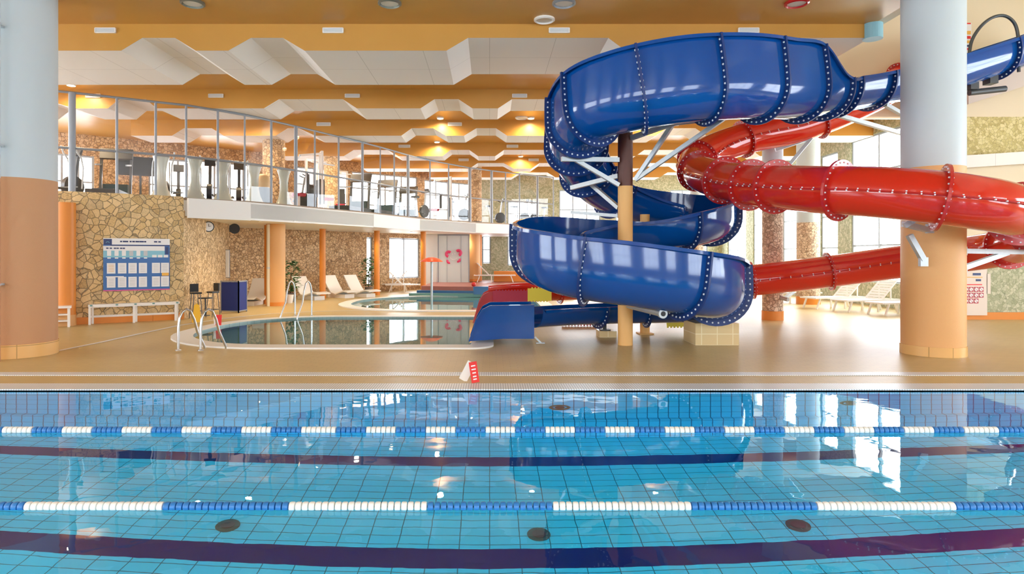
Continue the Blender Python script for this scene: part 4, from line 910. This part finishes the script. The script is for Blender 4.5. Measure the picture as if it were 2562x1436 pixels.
# ladders
def ladder(label, pa, pb, d, h=.68, sw=.42):      # two rails arching from deck into water
    pa = Vector(pa); pb = Vector(pb); t = thing('pool_ladder', label, 'pool ladder', pa)
    d = Vector((d[0], d[1], 0)).normalized()
    for p in (pa, pb):
        o = p-pa; pr = [(0, 0), (0, h*.55), (.02, h*.78), (.07, h*.93), (.15, h), (.23, h*.93), (.30, h*.72), (.36, h*.4), (sw, 0), (sw+.01, -.5)]
        MB().tube([o+d*a+Vector((0, 0, z)) for a, z in pr], .021, 10).build('rail', M['metal'], t, 60)
        MB().lathe([(.05, .0), (.05, .012), (.025, .02)], c=o, n=16).build('foot_cap', M['metal'], t)
    for z in (-.15, -.4):
        MB().beam(d*(sw+.01)+Vector((0, 0, z)), (pb-pa)+d*(sw+.01)+Vector((0, 0, z)), .06, .02).build('step', M['metal'], t)
a = Fl(446, 877, .03); b_ = Fl(502, 877, .03); ladder('steel pool ladder at the near left end of the small pool', a, b_, (.55, 1), .68, .5)
a = Fl(784, 789, .03); b_ = Fl(760, 790, .03); a = Vector((a.x, 16.62, .03)); ladder('steel pool ladder on the far side of the small pool', (a.x, 16.7, .03), (a.x-.45, 16.75, .03), (-.45, -1), .92, .55)

# water mushroom
p = Fl(1080, 748); t = thing('water_mushroom', 'red topped water mushroom standing in the far pool', 'fountain', (p.x, p.y, -.42))
MB().cyl((0, 0, 0), (0, 0, 1.85), .045, n=16).build('stem', M['galv'], t, 40)
MB().lathe([(.0, 1.97), (.12, 1.96), (.28, 1.91), (.41, 1.82), (.42, 1.80), (.2, 1.84), (.0, 1.85)], n=32).build('cap', mat('mushroom_red', (.80, .10, .03), .3), t, 50)

# terrace behind the far pool and the frosted panel
struct('terrace', MB().prism([(-2.8, 26.2), (3.2, 24.6), (6, 27), (6, 33), (-2.6, 33)], 0, .36), M['terrace'])
q = MB().beam((-2.9, 25.9, .1), (.4, 25.1, .1), .3, .22).beam((-.6, 25.0, .25), (3.2, 24.3, .3), .3, .3); struct('trim_23', q, M['pool_blue'])
struct('trim_24', MB().prism([(-3.2, 25.35), (-3.1, 25.6), (1, 24.9), (1, 24.6)], 0, .12), M['teal'])
p = W(1135, 650, 30); t = thing('frosted_screen', 'frosted glass panel with a red emblem beside orange column', 'screen', (p.x, 30, .36))
MB().box((0, 0, 1.1), (1.4, .04, 2.2)).build('glass_sheet', M['frost'], t)
q = MB(); q.box((0, 0, 2.22), (1.5, .08, .06)); q.box((-.72, 0, 1.1), (.05, .07, 2.2)); q.box((.72, 0, 1.1), (.05, .07, 2.2)).box((-.3, -.03, 1.1), (.012, .02, 2.2)).box((.35, -.03, 1.1), (.012, .02, 2.2)); q.build('frame', M['silver'], t)
q = MB(); ez = 1.22
def arc(cx, cz, r, a0, a1, w_, sx=1):
    q.tube([(cx+sx*r*math.cos(math.radians(a0+(a1-a0)*k/10)), -.035, cz+r*math.sin(math.radians(a0+(a1-a0)*k/10))) for k in range(11)], w_, 6)
arc(-.23, ez+.10, .11, 40, 260, .075); arc(.23, ez+.16, .11, 140, -80, .075); arc(-.2, ez-.22, .09, 150, 290, .055); arc(.2, ez-.16, .09, -110, 30, .055)
q.build('emblem', M['pink'], t)
q = MB(); arc(0, ez+.0, .17, 200, 340, .018); q.box((-.06, -.03, ez+.1), (.04, .02, .06)); q.box((.06, -.03, ez+.12), (.04, .02, .06)); q.build('emblem_face', M['paper'], t)
struct('wall_white_pier', MB().box((X(1083, 30), 30.4, 1.3), (.7, .3, 2.6)), M['white'])
struct('wall_low', MB().box((2.0, 30.6, .62), (3.6, .3, .5)), M['deep_orange'])
t = thing('stop_post', 'small red knob topped post at the pool steps', 'post', W(1185, 716, 25.2)-Vector((0, 0, .1))); MB().cyl((0, 0, -.1), (0, 0, .1), .02).build('stem', M['silver'], t); MB().lathe([(0, .08), (.07, .1), (.09, .17), (.07, .24), (0, .26)], n=14).build('knob', M['sign_red'], t, 60)

# loungers: curved white ones under the gallery and framed ones at right
def curved_lounger(label, p, rz, first=[None]):
    if first[0] is None:
        t = thing('curved_lounger', label, 'sun lounger', p, rz, 'curved white loungers by the stone wall')
        pr = [(-.85, .26), (-.6, .30), (-.35, .24), (-.1, .16), (.15, .20), (.35, .40), (.55, .66), (.68, .84)]
        MB().sheet(pr, .6, (1, 0, 0), (0, 0, 0), .04).build('shell', M['plastic_white'], t, 50)
        q = MB().prism([(-.6, -.22), (.45, -.22), (.45, .22), (-.6, .22)], 0, .14); q.build('base', M['plastic_white'], t)
        first[0] = t; return t
    return dup(first[0], p, rz, label)
for (px, py, lb, rz) in ((775, 749, 'curved white lounger beside the tall plant', 2.45), (850, 744, 'curved white lounger right of the narrow orange column', 2.45), (903, 742, 'rightmost curved white lounger before the stone wall', 2.45), (636, 762, 'curved white lounger behind the wide orange column', PI/2)):
    p = Fl(px, py); curved_lounger(lb, (p.x, p.y, 0), rz)
def deck_lounger(label, p, rz, grp, first=[None]):
    if first[0] is None:
        t = thing('deck_lounger', label, 'sun lounger', p, rz, grp)
        q = MB(); [q.box((-.95+i*.1, 0, .34), (.07, .58, .025)) for i in range(12)]; q.build('seat_slats', M['plastic_white'], t)
        q = MB()
        for i in range(8):
            a = i*.1; q.box((.25+a*.72, 0, .36+a*.72), (.07, .56, .02), M=Matrix.Rotation(-PI/4, 3, 'Y'))
        for y in (-.29, .29): q.beam((.2, y, .34), (.78, y, .92), .04, .03)
        q.build('backrest', M['plastic_white'], t)
        q = MB()
        for y in (-.3, .3): q.beam((-1.0, y, .33), (.9, y, .33), .05, .04)
        q.beam((-1.0, -.3, .33), (-1.0, .3, .33), .05, .04).beam((.9, -.3, .33), (.9, .3, .33), .05, .04); q.build('frame', M['plastic_white'], t)
        for x, dx in ((-.8, -.12), (.1, .0), (.65, .12)):
            for y in (-.28, .28): MB().beam((x, y, .32), (x+dx, y, 0), .05, .035).build('leg', M['plastic_white'], t)
        q = MB().beam((.62, -.2, .33), (.62, -.2, .74), .03, .03).beam((.62, .2, .33), (.62, .2, .74), .03, .03); q.build('back_support', M['plastic_white'], t)
        first[0] = t; return t
    return dup(first[0], p, rz, label, grp)
G = 'slatted loungers by the right windows'
for px, D, rz, lb in ((2090, 19.6, .25, 'leftmost white slatted lounger by the right windows'), (2170, 18.5, .25, 'middle white slatted lounger by the right windows'), (2262, 17.5, .25, 'white slatted lounger half hidden by the right column')):
    deck_lounger(lb, (X(px, D), D, 0), rz, G)
deck_lounger('white slatted lounger behind the brown pebble column', (X(1985, 22), 22.0, 0), .25, G)
G = 'slatted loungers before the pool hall door'
for px, D, rz, lb in ((975, 29.0, .1, 'white slatted lounger left before the hall windows'), (1018, 28.2, PI+.1, 'white slatted lounger with raised back before the hall windows'), (1235, 30.0, PI, 'white lounger far behind the orange terrace wall')):
    deck_lounger(lb, (X(px, D), D, .36 if px > 1200 else 0), rz, G)
# plants
def plant(label, px, D, h, seed, z0=0):
    random.seed(seed); t = thing('potted_plant', label, 'plant', (X(px, D), D, z0))
    MB().lathe([(.12, 0), (.16, .28), (.165, .3), (.14, .3), (.13, .26)], n=20).build('pot', M['pot'], t, 50)
    MB().cyl((0, 0, .2), (.02, 0, h*.7), .022, .012).build('stem', M['bark'], t, 40)
    q = MB()
    for _ in range(260):
        z = .35+random.random()*(h-.4); r = .30*math.sin(PI*min(1, (z-.25)/(h-.2)))+.05; a = random.random()*2*PI; rr = r*random.random()**.5
        c = Vector((rr*math.cos(a), rr*math.sin(a), z)); d = Vector((math.cos(a), math.sin(a), random.uniform(-.5, .5))).normalized(); s = d.cross(Vector((0, 0, 1))).normalized(); L = random.uniform(.12, .22)
        q.add([c, c+d*L*.5+s*L*.3+Vector((0, 0, .015)), c+d*L, c+d*L*.5-s*L*.3+Vector((0, 0, .015))], [(0, 1, 2, 3)])
    q.build('foliage', M['leaf'], t)
plant('tall potted plant right of the wide orange column', 727, 22.3, 1.5, 3); plant('tall potted plant at the end of the stone wall', 922, 26.6, 1.55, 5)
p = Fl(722, 758); t = thing('bucket', 'small white bucket at foot of wide orange column', 'bucket', (p.x, p.y, 0)); MB().lathe([(.13, 0), (.17, .28), (.16, .28), (.125, .02)], n=20).build('body', M['plastic_white'], t, 50)
MB().tube([(.165*math.cos(a), .03, .28+.12*math.sin(a)) for a in [PI*k/8 for k in range(9)]], .006, 6).build('handle', M['darkmetal'], t)

# rules board at right and poster on atrium wall
p = W(2430, 730, 16.0); t = thing('rules_board', 'beige pool rules board with red pictograms behind the right column', 'sign', (X(2418, 16.0), 16.02, .12))
MB().box((0, 0, .59), (1.05, .03, 1.2)).build('panel', M['board'], t); q = MB().box((.56, -.0, .78), (.1, .03, .5)); q.build('side_tab', M['board'], t)
MB().box((0, -.02, .76), (.78, .004, .025)).build('red_rule', M['sign_red'], t)
q = MB().box((.26, -.02, 1.02), (.2, .004, .06)).box((.30, -.02, .87), (.13, .004, .05)); q.build('blue_lettering', M['navy'], t)
MB().box((.0, -.02, .945), (.8, .004, .02)).build('yellow_rule', M['amber'], t)
for r_ in range(3):
    for c_ in range(-2, 4):
        if r_ == 2 and c_ == 3: continue
        x = .0+c_*.128-.01; z = .64-r_*.145; o = MB().box((x, -.018, z), (.11, .004, .12)).build('pictogram', M['maroon'], t)
        MB().cyl((x, -.021, z), (x, -.023, z), .045, n=14).build('disc', M['paper'], o); MB().beam((x-.03, -.025, z+.03), (x+.03, -.025, z-.03), .012, .002).build('bar', M['sign_red'], o)
p = W(2405, 90, 15.9); t = thing('wall_poster', 'yellow and red poster high on the beige wall', 'poster', (p.x, 16.05, p.z-.3))
MB().box((0, 0, .3), (.72, .02, .75)).build('sheet', M['paper'], t); q = MB()
for z, h, m in ((.66, .03, 'sign_red'), (.43, .09, 'amber'), (.31, .07, 'sign_red'), (.2, .07, 'amber'), (.1, .05, 'navy'), (.02, .05, 'sign_red')): MB().box((0, -.014, z), (.68, .004, h)).build('stripe', M[m], t)

# ------------------------------------------------------------------ gym machines on the gallery
GZ = 3.09
def elliptical(label, px, off, rz, first=[None]):
    p = eo(px, off, GZ)
    if first[0]: return dup(first[0], p, rz, label)
    t = thing('elliptical_trainer', label, 'exercise machine', p, rz, 'elliptical trainers on the gallery'); first[0] = t
    q = MB().beam((-.7, 0, .05), (.7, 0, .05), .12, .07).box((-.65, 0, .03), (.08, .5, .06)).box((.65, 0, .03), (.08, .5, .06)); q.build('base', M['darkmetal'], t)
    MB().cyl((.35, -.07, .32), (.35, .07, .32), .27, n=24).build('flywheel_housing', M['black'], t, 40)
    MB().beam((.35, 0, .3), (.5, 0, 1.15), .08, .07).build('mast', M['darkmetal'], t)
    MB().box((.48, 0, 1.24), (.06, .3, .22), M=Matrix.Rotation(.3, 3, 'Y')).build('console', M['black'], t)
    for y in (-.25, .25):
        MB().tube([(.42, y, .25), (.45, y, .8), (.40, y, 1.05), (.28, y, 1.2), (.22, y, 1.38)], .022, 8).build('arm', M['galv'], t, 50)
        MB().box((-.2, y*.7, .22), (.36, .13, .04)).build('pedal', M['black'], t)
        MB().beam((-.55, y*.7, .2), (.35, y*.7, .3), .03, .03).build('pedal_rail', M['galv'], t)
    return t
def treadmill(label, px, off, rz, first=[None]):
    p = eo(px, off, GZ)
    if first[0]: return dup(first[0], p, rz, label)
    t = thing('treadmill', label, 'exercise machine', p, rz, 'treadmills on the gallery'); first[0] = t
    MB().box((0, 0, .12), (1.7, .75, .14)).build('deck', M['black'], t); MB().box((-.05, 0, .2), (1.5, .48, .015)).build('belt', M['darkmetal'], t)
    for y in (-.36, .36): MB().beam((.6, y, .15), (.75, y, 1.2), .06, .07).build('upright', M['darkmetal'], t); MB().beam((.7, y, 1.0), (.1, y, .92), .04, .04).build('handrail', M['galv'], t)
    MB().box((.76, 0, 1.3), (.08, .8, .3), M=Matrix.Rotation(.35, 3, 'Y')).build('console', M['black'], t); MB().box((.72, 0, .32), (.3, .6, .28)).build('motor_cover', M['dark_green'], t)
    return t
def bike(label, px, off, rz, first=[None]):
    p = eo(px, off, GZ)
    if first[0]: return dup(first[0], p, rz, label)
    t = thing('exercise_bike', label, 'exercise machine', p, rz, 'exercise bikes on the gallery'); first[0] = t
    q = MB().beam((-.5, 0, .04), (.5, 0, .04), .08, .06).box((-.5, 0, .03), (.07, .45, .05)).box((.5, 0, .03), (.07, .45, .05)); q.build('base', M['darkmetal'], t)
    MB().cyl((.28, -.05, .34), (.28, .05, .34), .26, n=24).build('wheel_cover', M['black'], t, 40); MB().beam((-.15, 0, .1), (-.3, 0, .85), .06, .06).build('seat_post', M['galv'], t)
    MB().box((-.3, 0, .88), (.28, .2, .07)).build('saddle', M['black'], t); MB().beam((.25, 0, .3), (.38, 0, 1.1), .06, .06).build('head_post', M['galv'], t)
    MB().tube([(.25, -.24, 1.18), (.38, -.2, 1.12), (.40, 0, 1.1), (.38, .2, 1.12), (.25, .24, 1.18)], .02, 8).build('handlebar', M['black'], t, 50); MB().box((.44, 0, 1.2), (.05, .2, .14)).build('console', M['black'], t)
    MB().beam((0, -.1, .3), (0, .1, .3), .03, .03).box((.08, -.14, .22), (.12, .08, .03)).box((-.08, .14, .38), (.12, .08, .03)).build('pedals', M['darkmetal'], t)
    return t
def weight_machine(label, px, off, rz, first=[None]):
    p = eo(px, off, GZ)
    if first[0]: return dup(first[0], p, rz, label)
    t = thing('weight_machine', label, 'exercise machine', p, rz, 'weight machines on the gallery'); first[0] = t
    q = MB()
    for y in (-.25, .25): q.beam((.45, y, 0), (.45, y, 1.9), .07, .07)
    q.beam((.45, -.25, 1.88), (.45, .25, 1.88), .07, .07).beam((-.6, 0, .05), (.5, 0, .05), .1, .08).beam((.45, 0, 1.85), (-.25, 0, 1.75), .07, .07).beam((-.55, -.25, .04), (-.55, .25, .04), .07, .06); q.build('frame', M['plastic_white'], t)
    MB().box((.45, 0, .6), (.16, .36, .8)).build('weight_stack', M['black'], t); MB().box((-.25, 0, .48), (.4, .36, .09)).build('seat', M['maroon'], t); MB().box((.02, 0, .85), (.1, .32, .6)).build('backrest', M['darkmetal'], t)
    MB().beam((-.25, -.4, 1.7), (-.25, .4, 1.7), .04, .04).build('pull_bar', M['galv'], t); MB().beam((-.25, 0, .05), (-.25, 0, .45), .07, .07).build('seat_post', M['plastic_white'], t)
    return t
elliptical('elliptical trainer beside the thick left partition post', 140, 1.5, 1.2)
elliptical('elliptical trainer behind the first hourglass pedestal', 415, 1.4, 2.4); elliptical('elliptical trainer between first and second pedestals', 440, 3.4, 2.0)
elliptical('elliptical trainer between second and third pedestals', 517, 1.6, 1.9); elliptical('elliptical trainer between third and fourth pedestals', 592, 1.8, 1.9)
treadmill('dark treadmill seen from behind near the left end of the gallery', 268, 1.5, 1.9)
bike('exercise bike behind the bright gallery post', 730, 2.2, .5); bike('exercise bike near the far gallery windows', 1050, .9, 1.0); bike('exercise bike before the far stone column', 1145, 1.2, .2)
bike('exercise bike right of the far stone column', 1238, 1.9, .4)
treadmill('treadmill left of the tall gallery windows', 876, 1.2, 1.3); treadmill('treadmill before the tall gallery windows', 947, 1.6, 1.3); treadmill('treadmill right of the tall gallery windows', 1003, 2.6, 1.3)
bike('exercise bike just left of the blue slide', 1300, 1.2, .4); bike('exercise bike partly behind the blue slide turn', 1350, 1.0, 2.6)
weight_machine('white weight machine with maroon seat beside the bright post', 765, 1.5, .4); weight_machine('white weight machine beside the grey stone column', 800, 2.6, 2.6); weight_machine('weight machine before the far gallery windows', 1100, 1.4, .2); weight_machine('weight machine deep in the gallery', 850, 4.6, 1.8)
# television on stand, punching ball
p = eo(335, 3.2, GZ); t = thing('television', 'dark flat television on a tall stand on the gallery', 'television', p, .5)
MB().box((0, 0, 1.15), (.95, .06, .55)).build('screen', M['black'], t); MB().beam((.1, .05, 0), (.1, .05, 1.15), .06, .06).build('stand', M['darkmetal'], t); MB().box((.1, .05, .02), (.6, .4, .04)).build('base', M['darkmetal'], t)
p = eo(655, 1.3, GZ); t = thing('punch_bag', 'standing punch bag with pale top behind the fourth pedestal', 'punch bag', p)
MB().lathe([(.2, 0), (.24, .15), (.2, .5), (.18, .55)], n=24).build('base', M['black'], t, 50); MB().lathe([(.17, .55), (.2, .7), (.18, .88), (.1, .95), (0, .96)], n=24).build('ball', M['pillow_amber'], t, 60)
# blue pool steps right of the water mushroom, far wall bench seat
